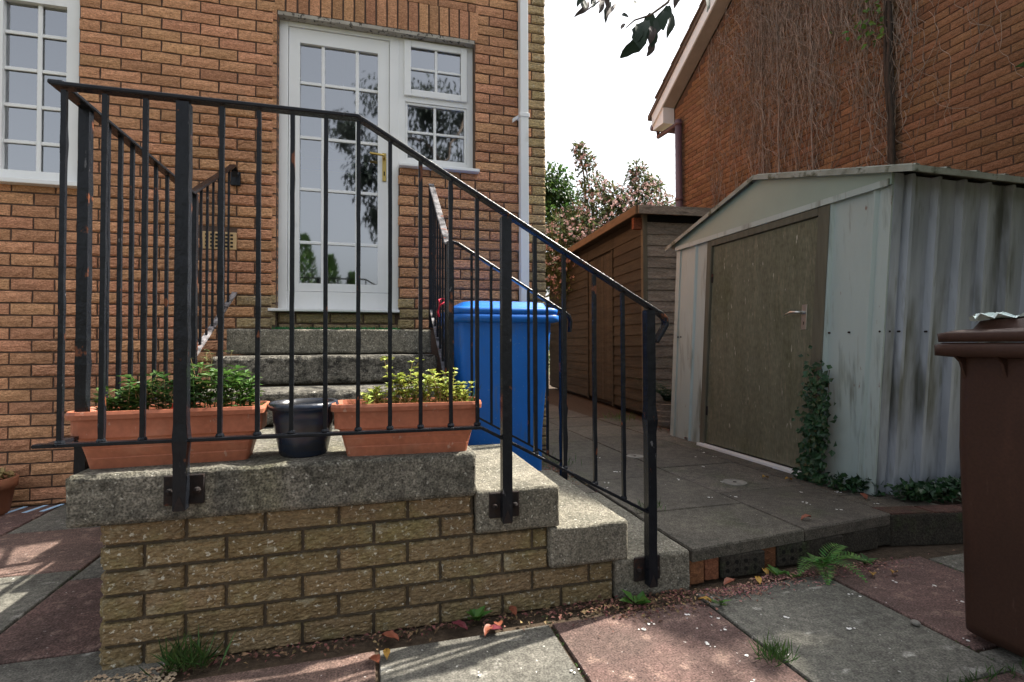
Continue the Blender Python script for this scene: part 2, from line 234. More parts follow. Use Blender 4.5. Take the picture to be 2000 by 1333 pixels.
class MB:
    """collects world-space geometry for ONE part"""
    def __init__(s): s.v = []; s.f = []
    def add(s, vs, fs):
        k = len(s.v); s.v += [tuple(x) for x in vs]; s.f += [tuple(i + k for i in q) for q in fs]; return s
    def box(s, a, b):
        x0, y0, z0 = a; x1, y1, z1 = b
        return s.add([(x0, y0, z0), (x1, y0, z0), (x1, y1, z0), (x0, y1, z0), (x0, y0, z1), (x1, y0, z1), (x1, y1, z1), (x0, y1, z1)],
                     [(0, 3, 2, 1), (4, 5, 6, 7), (0, 1, 5, 4), (1, 2, 6, 5), (2, 3, 7, 6), (3, 0, 4, 7)])
    def prism(s, poly, d):
        """poly: list of 3D points (planar), extruded by vector d"""
        n = len(poly); d = Vector(d); P = [Vector(p) for p in poly]
        return s.add(P + [p + d for p in P], [tuple(range(n))[::-1], tuple(range(n, 2 * n))] + [(i, (i + 1) % n, n + (i + 1) % n, n + i) for i in range(n)])
    def tube(s, pts, rad, n=6, cap=True):
        P = [Vector(p) for p in pts]; rad = rad if isinstance(rad, (list, tuple)) else [rad] * len(P)
        vs, fs = [], []; ref = Vector((0.3, 0.2, 0.93)).normalized()
        for i, p in enumerate(P):
            d = (P[min(i + 1, len(P) - 1)] - P[max(i - 1, 0)]).normalized()
            a = d.cross(ref)
            if a.length < 0.05: a = d.cross(Vector((1, 0, 0)))
            a.normalize(); b = d.cross(a)
            for k in range(n):
                t = 2 * math.pi * k / n + math.pi / 4
                vs.append(p + (a * math.cos(t) + b * math.sin(t)) * rad[i])
        for i in range(len(P) - 1):
            for k in range(n): fs.append((i * n + k, i * n + (k + 1) % n, (i + 1) * n + (k + 1) % n, (i + 1) * n + k))
        if cap: fs.append(tuple(range(n))[::-1]); fs.append(tuple((len(P) - 1) * n + k for k in range(n)))
        return s.add(vs, fs)
    def flat(s, pts, side, w, t):
        """flat bar swept along pts; side = unit vector across its width w; thickness t"""
        P = [Vector(p) for p in pts]; side = Vector(side).normalized(); vs, fs = [], []
        for i, p in enumerate(P):
            d = (P[min(i + 1, len(P) - 1)] - P[max(i - 1, 0)]).normalized(); nrm = d.cross(side).normalized()
            k = 1.0
            if 0 < i < len(P) - 1:
                c = (P[i + 1] - p).normalized().dot((p - P[i - 1]).normalized()); k = 1 / max(0.5, math.sqrt((1 + c) / 2))
            for a, b in ((-1, -1), (1, -1), (1, 1), (-1, 1)): vs.append(p + side * (a * w / 2) + nrm * (b * t / 2 * k))
        for i in range(len(P) - 1):
            for k in range(4): fs.append((i * 4 + k, i * 4 + (k + 1) % 4, (i + 1) * 4 + (k + 1) % 4, (i + 1) * 4 + k))
        e = (len(P) - 1) * 4; fs += [(3, 2, 1, 0), (e, e + 1, e + 2, e + 3)]
        return s.add(vs, fs)
    def lathe(s, c, prof, n=28):
        c = Vector(c); vs, fs = [], []
        for r, z in prof:
            for k in range(n):
                t = 2 * math.pi * k / n; vs.append(c + Vector((r * math.cos(t), r * math.sin(t), z)))
        for i in range(len(prof) - 1):
            for k in range(n): fs.append((i * n + k, i * n + (k + 1) % n, (i + 1) * n + (k + 1) % n, (i + 1) * n + k))
        return s.add(vs, fs)
    def leaf(s, p, d, nrm, L, wd, fold=0.15):
        """small folded leaf: base p, direction d, face normal nrm"""
        p = Vector(p); d = Vector(d).normalized(); sd = d.cross(nrm)
        if sd.length < 1e-4: sd = Vector((1, 0, 0))
        sd.normalize(); u = sd.cross(d)
        return s.add([p, p + d * L * .45 + sd * wd * .5 + u * fold * wd, p + d * L - u * 0.1 * L, p + d * L * .45 - sd * wd * .5 + u * fold * wd], [(0, 1, 2), (0, 2, 3)])
    def build(s, name, material, parent=None, smooth=False, kind=None, bevel=0, rough=None):
        me = bpy.data.meshes.new(name); me.from_pydata(s.v, [], s.f); me.update()
        if bevel or rough:
            bm = bmesh.new(); bm.from_mesh(me)
            bmesh.ops.recalc_face_normals(bm, faces=bm.faces)
            if bevel: bmesh.ops.bevel(bm, geom=list(bm.edges), offset=bevel, segments=2 if bevel > 0.003 else 1, profile=0.6, affect='EDGES', clamp_overlap=True)
            bm.to_mesh(me); bm.free()
        if smooth:
            for p in me.polygons: p.use_smooth = True
        bake(me, parent)
        return link(name, me, material, parent, None, kind)
def rbox(name, a, b, material, parent, sub=0.045, amp=0.004, bev=0.012, smooth=True, top=0.25):
    """a cast or worn block: rounded edges, uneven faces (real displacement)"""
    bm = bmesh.new(); bmesh.ops.create_cube(bm, size=1)
    dx, dy, dz = (b[i] - a[i] for i in range(3))
    for v in bm.verts: v.co = Vector(((a[0] + b[0]) / 2 + v.co.x * dx, (a[1] + b[1]) / 2 + v.co.y * dy, (a[2] + b[2]) / 2 + v.co.z * dz))
    for ax, ln in ((0, dx), (1, dy), (2, dz)):
        n = max(1, min(34, int(ln / sub)))
        cuts = [ln * i / n for i in range(1, n)]
        e1 = min(bev * .9, ln * .2); cuts = [e1 * .45, e1 * 1.3, ln - e1 * 1.3, ln - e1 * .45] + [q for q in cuts if e1 * 2 < q < ln - e1 * 2]
        for cq in cuts:
            co = Vector((0, 0, 0)); co[ax] = a[ax] + cq; no = Vector((0, 0, 0)); no[ax] = 1
            bmesh.ops.bisect_plane(bm, geom=bm.verts[:] + bm.edges[:] + bm.faces[:], plane_co=co, plane_no=no)
    c = Vector(((a[0] + b[0]) / 2, (a[1] + b[1]) / 2, (a[2] + b[2]) / 2)); h = Vector((dx / 2, dy / 2, dz / 2))
    for v in bm.verts:
        q = v.co - c; ex = [abs(abs(q[i]) - h[i]) < 1e-5 for i in range(3)]
        k = sum(ex)
        nz = mnoise.noise_vector(v.co * 9) + mnoise.noise_vector(v.co * 31) * 0.7
        if k >= 2:
            pull = bev * (0.30 if k == 2 else 0.42) * (1 + 1.1 * mnoise.noise(v.co * 16))
            for i in range(3):
                if ex[i]: v.co[i] -= math.copysign(max(0, pull), q[i])
        for i in range(3):
            if ex[i]: v.co[i] += nz[i] * amp * (top if (i == 2) else 1)
    me = bpy.data.meshes.new(name); bm.normal_update(); bm.to_mesh(me); bm.free()
    if smooth:
        for p in me.polygons: p.use_smooth = True
    bake(me, parent)
    return link(name, me, material, parent)

# bricks: front face at local y=0 looking to -y, length on x, centred
_bc = {}
def brick_geo(L, H, var, D=0.030, fine=0):
    r = random.Random(var * 91 + int(L * 1000)); nx, nz = (4, 2) if not fine else (max(4, int(L * fine)), max(4, int(H * fine * 1.5)))
    sx_, sz_ = var * 7.7, var * 3.1
    v, f = [], []
    for j in range(nz + 1):
        for i in range(nx + 1):
            edge = i in (0, nx) or j in (0, nz)
            x = -L / 2 + L * i / nx; z = -H / 2 + H * j / nz
            y = 0.0035 + r.uniform(-.001, .0015) if edge else r.uniform(-0.0045, 0.001)
            if fine and not edge:                              # wire-dragged wavy face
                w_ = mnoise.noise(Vector((x * 34 + sx_, (z + .006 * mnoise.noise(Vector((x * 40, sz_, 2)))) * 105 + sz_, var))); w2 = mnoise.noise(Vector((x * 90 + sx_, z * 170, var + 5)))
                y = -.003 - .0042 * (1 - abs(w_) * 2.4) - .0016 * w2
            if edge: x += r.uniform(-.0018, .0012) * (1 if i == nx else -1 if i == 0 else .0); z += r.uniform(-.0022, .0012) * (1 if j == nz else -1 if j == 0 else 0)
            v.append((x, y, z))
    g = lambda i, j: j * (nx + 1) + i
    for j in range(nz):
        for i in range(nx): f.append((g(i, j), g(i + 1, j), g(i + 1, j + 1), g(i, j + 1)))
    ring = [g(i, 0) for i in range(nx + 1)] + [g(nx, j) for j in range(1, nz + 1)] + [g(i, nz) for i in range(nx - 1, -1, -1)] + [g(0, j) for j in range(nz - 1, 0, -1)]
    k0 = len(v)
    for q in ring: v.append((v[q][0], D, v[q][2]))
    n = len(ring)
    for k in range(n): f.append((ring[(k + 1) % n], ring[k], k0 + k, k0 + (k + 1) % n))
    return v, f
FINE = {'brick_y': 130, 'brick_o': 75, 'brick_g': 75}
def brick_mesh(L, H, var, material):
    key = (round(L, 3), round(H, 3), var, material)
    if key not in _bc:
        me = bpy.data.meshes.new('brick'); v, f = brick_geo(*key[:3], fine=FINE.get(material, 0)); me.from_pydata(v, [], f); me.materials.append(M[material]); _bc[key] = me
    return _bc[key]
def lay_bricks(root, specs, matf, mat_rest, limit=300, face='y', score=None, name='brick', nvar=5):
    """specs: (cx, cz, L, H, plane[, other]) ; face y: wall looks to -y at y=plane; face x: wall looks to -x at x=plane and cx is along y"""
    specs = sorted(specs, key=score) if score else list(specs)
    rest_v, rest_f = [], []
    base = wloc(root)
    for k, (c, z, L, H, pl) in enumerate(specs):
        var = rng.randrange(nvar); off = rng.uniform(-.0015, .0015)
        if k < limit:
            o = bpy.data.objects.new(name, brick_mesh(L, H, var, matf(c, z))); COL.objects.link(o); o.parent = root
            if face == 'y': o.location = Vector((c, pl + off, z)) - base
            else: o.location = Vector((pl + off, c, z)) - base; o.rotation_euler = (0, 0, -math.pi / 2)
        else:
            v, f = brick_geo(L, H, var); n = len(rest_v)
            for (x, y, zz) in v:
                rest_v.append((c + x, pl + off + y, z + zz) if face == 'y' else (pl + off + y, c - x, z + zz))
            rest_f += [tuple(i + n for i in q) for q in f]
    if rest_v:
        me = bpy.data.meshes.new('brickwork'); me.from_pydata(rest_v, [], rest_f); bake(me, root)
        link('brickwork', me, mat_rest, root, None, 'stuff')
def courses(x0, z0, ua, ub, za, zb, holes, plane, j=0.010, parity=0, pitch=(0.225, 0.075)):
    """stretcher bond pieces inside [ua,ub]x[za,zb] minus holes (u0,u1,z0,z1); x0,z0 = a joint"""
    out = []; L, P = pitch
    k0 = math.floor((za - z0) / P); k1 = math.ceil((zb - z0) / P)
    for k in range(k0, k1):
        b0, b1 = z0 + k * P + j / 2, z0 + (k + 1) * P - j / 2
        b0, b1 = max(b0, za), min(b1, zb)
        if b1 - b0 < 0.02: continue
        off = (L / 2 if (k + parity) % 2 else 0)
        n0 = math.floor((ua - x0 - off) / L) - 1; n1 = math.ceil((ub - x0 - off) / L) + 1
        for n in range(n0, n1):
            segs = [(x0 + off + n * L + j / 2, x0 + off + (n + 1) * L - j / 2)]
            segs = [(max(a, ua), min(b, ub)) for a, b in segs]
            for (h0, h1, g0, g1) in holes:
                if g0 < (b0 + b1) / 2 < g1:
                    ns = []
                    for a, b in segs:
                        if h1 <= a or h0 >= b: ns.append((a, b))
                        else:
                            if h0 > a: ns.append((a, h0))
                            if h1 < b: ns.append((h1, b))
                    segs = ns
            for a, b in segs:
                if b - a > 0.022: out.append(((a + b) / 2, (b0 + b1) / 2, round(b - a, 3), round(b1 - b0, 3), plane))
    return out
def rv(a=1.0): return Vector((rng.gauss(0, 1), rng.gauss(0, 1), rng.gauss(0, 1))).normalized() * a

# ================================================================== GROUND, PATIO, PATH
g = MB(); g.add([(-300, -300, -.03), (300, -300, -.03), (300, 300, -.03), (-300, 300, -.03)], [(0, 1, 2, 3)])
tag(g.build('ground', 'earth'), kind='structure')
patio = MB().box((-4.0, -3.5, -.055), (4.6, 3.80, -.012)).build('patio', 'soil'); tag(patio, kind='structure')
def pslab(name, poly, z0, z1, material, parent, rnd=0.006):
    """one paving slab from a plan polygon, edges eased, slightly out of level"""
    mb = MB(); tl = rng.uniform(-.0025, .0025); tm = rng.uniform(-.0025, .0025)
    cx = sum(p[0] for p in poly) / len(poly); cy = sum(p[1] for p in poly) / len(poly)
    n = len(poly)
    def ins(k): return [(p[0] + (cx - p[0]) * k / max(.05, abs(cx - p[0]) + abs(cy - p[1])), p[1] + (cy - p[1]) * k / max(.05, abs(cx - p[0]) + abs(cy - p[1]))) for p in poly]
    P2 = ins(rnd)
    vs = [(p[0], p[1], z0) for p in poly] + [(p[0], p[1], z1 - rnd * .8 + tl * (p[0] - cx) + tm * (p[1] - cy)) for p in poly] + [(p[0], p[1], z1 + tl * (p[0] - cx) + tm * (p[1] - cy)) for p in P2]
    fs = [tuple(range(n))[::-1]] + [(i, (i + 1) % n, n + (i + 1) % n, n + i) for i in range(n)] + [(n + i, n + (i + 1) % n, 2 * n + (i + 1) % n, 2 * n + i) for i in range(n)] + [tuple(range(2 * n, 3 * n))]
    return mb.add(vs, fs).build(name, material, parent)
J = 0.006
xs = [-3.02, -2.41, -1.80, -1.19, -.58, .027, .606, 1.213, 1.833, 2.41, 3.0, 3.6, 4.2]
yb_front = {0: 1.56}
cnt = 0
for i in range(len(xs) - 1):
    xa, xb = xs[i] + J, xs[i + 1] - J
    ytop = 3.80 if xb < -.5 else 1.815 if xa < 1.2 else 1.80
    off = [0, .18, .0, .22, .05, .0, .38, .40, .42, .12, .3, .1][i]
    y = ytop
    if xb < -.5: ys = [3.80, 3.28 - off * .5, 2.67 - off * .5, 2.06 - off * .5, 1.45 - off * .5, .84 - off * .5, .2, -.4, -1.0, -1.6]
    else: ys = [ytop - (.10 if xa < .9 else .03)] + [1.12 - off * .25 - .6 * k for k in range(6)]
    if 1.8 < xa < 2.0: ys = [1.80, 1.20, .6, 0, -.6, -1.2]
    if 1.2 < xa < 1.4: ys = [1.77, 1.10, .5, -.1, -.7, -1.3]
    for k in range(len(ys) - 1):
        red = (i + k) % 2 == (0 if i >= 4 else 1)
        if i == 4: red = True
        if i == 5 and k == 0: red = False
        pslab('paving_slab', [(xa, ys[k + 1] + J), (xb, ys[k + 1] + J), (xb, ys[k] - J), (xa, ys[k] - J)], -.04, rng.uniform(-.002, .002), 'slab_red' if red else 'slab_grey', patio)
# raised path
def yf(x): return 1.812 + 0.10 * max(0, x - 1.23)
pb = MB()
pb.prism([(.40, 2.66, -.03), (1.232, 2.66, -.03), (1.232, 1.90, -.03), (2.40, 2.01, -.03), (5.0, 2.01, -.03), (5.2, 14, -.03), (1.36, 14, -.03), (1.36, 3.80, -.03), (.40, 3.80, -.03)], (0, 0, .135))
path = pb.build('path', 'soil'); tag(path, kind='structure')
pxs = [1.236, 1.848, 2.43, 2.80]
for i in range(3):
    xa, xb = pxs[i] + J * .6, pxs[i + 1] - J * .6
    ys = [[None, 2.27, 2.88, 3.49, 4.10, 4.71, 5.32, 5.93, 6.54, 7.2, 8.0, 9.0], [None, 2.46, 3.06, 3.66, 4.26, 4.86, 5.46, 6.1, 6.7, 7.4, 8.2, 9.2], [None, 2.24, 2.85, 3.5, 4.1, 4.7, 5.3]][i]
    for k in range(len(ys) - 1):
        lo = [(xa, yf(xa)), (xb, yf(xb))] if k == 0 else [(xa, ys[k] + J * .6), (xb, ys[k] + J * .6)]
        pslab('paving_slab', lo + [(xb, ys[k + 1] - J * .6), (xa, ys[k + 1] - J * .6)], .095 if k == 0 else .10, .145 + rng.uniform(-.003, .003), 'slab_path', path, 0.009 if k == 0 else .006)
for k, (ya, yb_) in enumerate([(2.67, 3.22), (3.22, 3.79)]):
    for xa, xb in ((.42, .83), (.83, 1.225)):
        pslab('paving_slab', [(xa + J, ya + J), (xb - J, ya + J), (xb - J, yb_ - J), (xa + J, yb_ - J)], .10, .143, 'slab_path', path)
# bricks and kerb that carry the front edge of the path
for k, (xa, w, dz, mname) in enumerate([(1.238, .066, .0, 'brick_red'), (1.312, .066, .004, 'brick_red')]):
    o = bpy.data.objects.new('brick', brick_mesh(w, .092, k, mname)); COL.objects.link(o); o.parent = path; o.location = Vector((xa + w / 2, yf(xa) + .012, .047 + dz))
for xa, w in ((1.392, .215), (1.70, .15), (1.86, .215), (2.085, .215), (2.308, .11)):
    o = rbox('brick', (xa, yf(xa) + .010, .0), (xa + w, yf(xa) + .11, .092), 'darkbrick', path, .05, .002, .006)
o = bpy.data.objects.new('brick', brick_mesh(.075, .088, 3, 'brick_red')); COL.objects.link(o); o.parent = path; o.location = Vector((1.655, yf(1.65) + .016, .046))
for bx in (1.392, 1.70):                                    # core holes of the bricks laid on edge
    for a in range(4):
        for c in range(2):
            if bx > 1.6 and a > 2: continue
            MB().tube([(bx + .03 + a * .045, yf(bx) + .0075, .03 + c * .032), (bx + .03 + a * .045, yf(bx) + .02, .03 + c * .032)], .009, 8).build('core_hole', 'hole', path)
for (xa, xb) in ((2.405, 2.86), (2.865, 3.40)):
    ya, yb_ = 1.927 - .185 * (xa - 2.405), 1.927 - .185 * (xb - 2.405)
    MB().prism([(xa, ya, -.01), (xb, yb_, -.01), (xb, yb_ + .12, -.01), (xa, ya + .12, -.01)], (0, 0, .152)).build('kerb_stone', 'darkbrick', path, bevel=.008)
for k in range(4):
    xa = 2.41 + k * .225; xb = xa + .215; ya, yb_ = 1.931 - .185 * (xa - 2.405), 1.931 - .185 * (xb - 2.405)
    MB().prism([(xa, ya, .130), (xb, yb_, .130), (xb, yb_ + .102, .130), (xa, ya + .102, .130)], (0, 0, .018)).build('edging_brick', 'edgebrick', path, bevel=.004)

# ================================================================== ENTRANCE STEPS (brick base, cast slabs)
st = thing('entrance_steps', (-.2, 2.4, 0), 'concrete steps and landing on a yellow brick base leading up to the white door', 'steps')
core = MB()
core.box((-.760, 1.842, -.03), (.36, 2.95, .430)); core.box((.36, 1.842, -.03), (.66, 2.64, .296)); core.box((.66, 1.842, -.03), (.905, 2.64, .142))
core.box((-.74, 2.95, -.03), (.36, 3.80, .60)); core.box((-.74, 3.02, .60), (.35, 3.80, .755)); core.box((-.74, 3.38, .755), (.35, 3.80, .908))
core.build('brick_core', 'mortar2', st)
holes = [(.362, 3, .292, 1), (.637, 3, .138, 1)]
sp = courses(-.7696, .4355, -.7646, .9, -.02, .432, holes, 1.83, 0.010, 1)
rows = []
for (c, z, L, H, pl) in sp: rows.append((c, z, L, H, pl))
lay_bricks(st, rows, lambda c, z: 'brick_y', 'brick_y', nvar=9)
# left flank bricks of the base and of the step block
lay_bricks(st, courses(1.8355, .4355, 1.845, 2.95, -.02, .432, [], -.772, .012, 1), lambda c, z: 'brick_y', 'brick_y', face='x')
rbox('landing_slab', (-.845, 1.80, .432), (.365, 2.66, .582), 'conc', st, .04, .0045, .016)
rbox('step', (.367, 1.802, .296), (.676, 2.65, .445), 'conc_step', st, .035, .003, .013)
rbox('step', (.640, 1.801, .143), (.953, 2.65, .290), 'conc_step', st, .035, .003, .013)
rbox('step', (.905, 1.803, -.01), (1.222, 2.65, .148), 'conc_step', st, .035, .003, .013)
rbox('step', (-.79, 2.62, .595), (.372, 3.02, .745), 'conc_dark', st, .022, .008, .022)
rbox('step', (-.785, 2.98, .757), (.375, 3.38, .905), 'conc_dark', st, .022, .008, .022)
rbox('step', (-.795, 3.34, .912), (.385, 3.818, 1.060), 'conc_step', st, .03, .004, .014)

# ================================================================== MAIN HOUSE
HY = 3.826
hs_ = thing('brick_house', (-.8, HY, 0), 'tan brick house with white glazed door and white windows', 'house')
DO = (-.612, .768, 1.06, 3.27)          # door + side window opening
LW = (-2.95, -1.757, 1.945, 3.24)       # left window opening
x0b, z0b = -1.7554, 3.1775
holes_l = [(-9, LW[1], LW[2], LW[3]), (-.612, 9, -9, 9)]
Z1 = 5.05
spec = []
spec += courses(x0b, z0b, -3.4, -.6125, .0, Z1, [(LW[0], LW[1], LW[2], LW[3]), (-3.4, -2.9, LW[2], LW[3]), (-1.06, -.85, 1.60, 1.72)], HY)
spec += courses(x0b, z0b, -.612, .775, 3.492, Z1, [], HY)
spec += courses(.661, 3.1775, .775, 1.335, .15, Z1, [], HY, parity=1)
spec += courses(.661, 3.1775, .205, .775, 1.06, 2.255, [], HY, parity=1)
spec += [(-.595 + .0757 * k, 3.382, .064, .213, HY) for k in range(19)]     # soldier course over the opening
spec += courses(-.60, 1.19, -.60, .205, 1.06, 1.192, [], HY + .035)
def hscore(s):
    """nearest and least hidden bricks first"""
    seen = -2.25 < s[0] and s[1] < 3.3 + .26 * (s[0] + .3)
    return (Vector((s[0], s[4], s[1])) - EYE).length * (1 if seen else 50) * (3 if (s[1] < 1.05 and -.75 < s[0] < 1.2) else 1) * (.5 if s[0] > 1.2 else 1)
def hmat(c, z): return 'brick_g' if (c > 1.22 or (-.80 < c < .4 and z < 1.3)) else 'brick_o'
lay_bricks(hs_, spec, hmat, 'brick_i', 300, 'y', hscore)
wl_ = MB(); y0, y1 = HY + .010, HY + .25
for (a, b, c, d) in [(-4.2, LW[0], -.03, Z1), (LW[0], LW[1], -.03, LW[2]), (LW[0], LW[1], LW[3], Z1), (LW[1], -.606, -.03, Z1), (-.606, .769, 3.275, Z1), (.769, 1.332, -.03, Z1)]:
    wl_.box((a, y0, c), (b, y1, d))
wl_.box((-.606, HY + .045, -.03), (.21, y1, 1.195)); wl_.box((.21, y0, -.03), (.769, y1, 2.25))
wl_.build('wall', 'mortar', hs_)
# reveal bricks (side of the opening seen from the right) and shell
for k in range(29):                                        # brick returns of the door reveal, seen from the right
    zc = 1.10 + .0375 + k * .075
    if zc > 3.24: break
    o = bpy.data.objects.new('brick', brick_mesh(.062, .065, k % 5, 'brick_g' if zc < 1.3 else 'brick_o')); COL.objects.link(o); o.parent = hs_
    o.location = Vector((-.611, HY + .036, zc)) - wloc(hs_); o.rotation_euler = (0, 0, math.pi / 2)
sh = MB(); sh.box((1.10, y1, -.03), (1.332, 9.8, Z1)); sh.box((-4.2, y1, -.03), (-4.0, 9.8, Z1)); sh.box((-4.0, 9.6, -.03), (1.10, 9.8, Z1)); sh.build('shell_wall', 'brick_i', hs_)
rr = MB(); rr.prism([(-4.5, 3.45, Z1 + .05), (-4.5, 6.8, 7.5), (-4.5, 10.2, Z1 + .05), (-4.5, 10.2, Z1 - .08), (-4.5, 3.45, Z1 - .08)], (6.1, 0, 0)); rr.build('roof', 'tile', hs_)
inn = MB(); inn.box((-4.0, y1, 1.10), (1.10, 7.4, 1.18)); inn.build('inner_floor', 'dark_in', hs_)
inn = MB(); inn.box((-4.0, y1, 3.55), (1.10, 7.4, 3.62)); inn.build('inner_ceiling', 'cream', hs_)
inn = MB(); inn.box((-4.0, 7.3, 1.18), (1.10, 7.4, 3.55)); inn.box((-1.0, y1, 1.18), (-.9, 7.3, 3.55)); inn.box((1.08, y1, 1.18), (1.10, 7.3, 3.55)); inn.build('inner_wall', 'cream', hs_)
MB().box((-.85, 6.9, 3.18), (1.05, 6.94, 3.32)).build('inner_blue_strip', 'bluestrip', hs_)  # blue strip added for the blue line high in the door glass
lm = MB().lathe((-.22, 4.75, 2.78), [(.005, .12), (.05, .11), (.12, .07), (.135, .0), (.12, -.07), (.06, -.11), (.005, -.12)], 24).build('pendant_lamp', 'opal', hs_, smooth=True)
MB().tube([(-.22, 4.75, 2.9), (-.22, 4.75, 3.55)], .004, 5).build('lamp_cord', 'opal', lm)
# lintel strip
MB().box((-.607, HY + .006, 3.246), (.770, HY + .10, 3.272)).build('lintel', 'dirtywhite', hs_)
# ---- door
FY = 3.892
def bars(name, rects, yf0, yf1, material, parent, bevel=.004):
    """each rect (x0,x1,z0,z1) is one member of a frame, butted"""
    for (a, b, c, d) in rects: MB().box((a, yf0, c), (b, yf1, d)).build(name, material, parent, bevel=bevel)
def frame_rects(x0, x1, z0, z1, w): return [(x0, x0 + w, z0, z1), (x1 - w, x1, z0, z1), (x0 + w, x1 - w, z0, z0 + w), (x0 + w, x1 - w, z1 - w, z1)]
dm = MB()
gx0, gx1, gz0, gz1 = -.472, .062, 1.402, 3.110
for (a, b, c, d) in [(-.545, gx0, 1.345, 3.210), (gx1, .142, 1.345, 3.210), (gx0, gx1, 1.345, gz0), (gx0, gx1, gz1, 3.210)]: dm.box((a, FY + .012, c), (b, FY + .06, d))
door = dm.build('door', 'white', hs_)
bars('frame', [(-.608, -.548, 1.216, 3.245), (.145, .212, 1.216, 3.245), (-.548, .145, 3.213, 3.245), (-.548, .145, 1.216, 1.341)], FY, FY + .07, 'white', door)
bars('sill', [(-.655, .213, 1.196, 1.2155)], HY - .03, FY + .06, 'white', door)
vxs, hzs = [gx0, -.318, -.083, gx1], [gz0, 1.692, 2.071, 2.441, 2.831, gz1]
for x in vxs[1:-1]: MB().box((x - .012, FY + .024, gz0), (x + .012, FY + .034, gz1)).build('glazing_bar', 'white', door, bevel=.003)
for z in hzs[1:-1]:
    for a, b in zip(vxs[:-1], vxs[1:]):
        MB().box((a + (.012 if a != gx0 else 0), FY + .0245, z - .011), (b - (.012 if b != gx1 else 0), FY + .0335, z + .011)).build('glazing_bar', 'white', door, bevel=.003)
def pane(x0, x1, z0, z1, y, parent):
    MB().add([(x0, y, z0), (x1, y, z0), (x1, y, z1), (x0, y, z1)], [(0, 1, 2, 3)]).build('pane', 'glass', parent)
for a, b in zip(vxs[:-1], vxs[1:]):
    for c, d in zip(hzs[:-1], hzs[1:]): pane(a, b, c, d, FY + .0365, door)
hd = MB().box((.094, FY + .002, 2.165), (.122, FY + .0115, 2.372)); hd.build('handle_plate', 'gold', door, bevel=.002)
MB().tube([(.108, FY + .004, 2.335), (.108, FY - .045, 2.335), (.09, FY - .052, 2.337), (.005, FY - .052, 2.345)], .009, 8).build('handle', 'gold', door, smooth=True)
MB().box((.104, FY - .001, 2.205), (.112, FY + .0018, 2.235)).build('keyhole', 'hole', door)
# ---- side window
wn_ = MB()
for r in frame_rects(.2125, .768, 2.295, 3.245, .046): wn_.box((r[0], FY + .004, r[2]), (r[1], FY + .07, r[3]))
wn_.box((.2585, FY + .004, 2.775), (.722, FY + .07, 2.835))
win = wn_.build('window', 'white', hs_)
bars('casement', frame_rects(.250, .7235, 2.815, 3.232, .050), FY - .014, FY + .0035, 'white', win, .005)
bars('bead', frame_rects(.2585, .722, 2.341, 2.775, .018), FY + .012, FY + .03, 'white', win, .003)
for (a, b, c, d, m1, m2, yy) in [(.300, .6735, 2.865, 3.182, .487, 3.026, FY - .004), (.2765, .704, 2.359, 2.757, .480, 2.558, FY + .02)]:
    MB().box((m1 - .010, yy, c), (m1 + .010, yy + .012, d)).build('glazing_bar', 'white', win, bevel=.003)
    MB().box((a, yy + .0005, m2 - .009), (m1 - .010, yy + .0115, m2 + .009)).build('glazing_bar', 'white', win, bevel=.003)
    MB().box((m1 + .010, yy + .0005, m2 - .009), (b, yy + .0115, m2 + .009)).build('glazing_bar', 'white', win, bevel=.003)
    for x0_, x1_ in ((a, m1), (m1, b)):
        for z0_, z1_ in ((c, m2), (m2, d)): pane(x0_, x1_, z0_, z1_, yy + .014, win)
MB().prism([(.205, 3.770, 2.252), (.205, 3.770, 2.274), (.205, FY + .003, 2.294), (.205, FY + .003, 2.252)], (.592, 0, 0)).build('sill', 'white', win, bevel=.003)
# ---- left window
LY = HY + .03
wl2 = MB()
for r in [(-2.95, -2.90, 1.99, 3.24), (-1.835, -1.757, 1.99, 3.24), (-2.90, -1.835, 1.99, 2.045), (-2.90, -1.835, 3.10, 3.24)]: wl2.box((r[0], LY + .002, r[2]), (r[1], LY + .07, r[3]))
wl2.box((-2.235, LY + .004, 2.045), (-2.165, LY + .066, 3.10))
lwin = wl2.build('window', 'white', hs_)
for z in (2.228, 2.454, 2.682, 2.908):
    for a, b in ((-2.165, -1.997), (-1.973, -1.835)): MB().box((a, LY + .022, z - .011), (b, LY + .032, z + .011)).build('glazing_bar', 'white', lwin, bevel=.003)
MB().box((-1.997, LY + .020, 2.045), (-1.973, LY + .034, 3.10)).build('glazing_bar', 'white', lwin, bevel=.003)
zz = [2.045, 2.228, 2.454, 2.682, 2.908, 3.10]
for c, d in zip(zz[:-1], zz[1:]):
    for a, b in ((-2.165, -1.985), (-1.985, -1.835)): pane(a, b, c, d, LY + .037, lwin)
pane(-2.90, -2.235, 2.045, 3.10, LY + .037, lwin)
MB().prism([(-2.98, 3.765, 1.945), (-2.98, 3.765, 1.972), (-2.98, LY, 1.992), (-2.98, LY, 1.945)], (1.255, 0, 0)).build('sill', 'white', lwin, bevel=.004)
MB().box((-2.90, LY + .20, 1.95), (-1.83, LY + .22, 3.2)).build('window_dark_sheet', 'dark_in', lwin)  # dark sheet behind the panes, stands in for the dim room
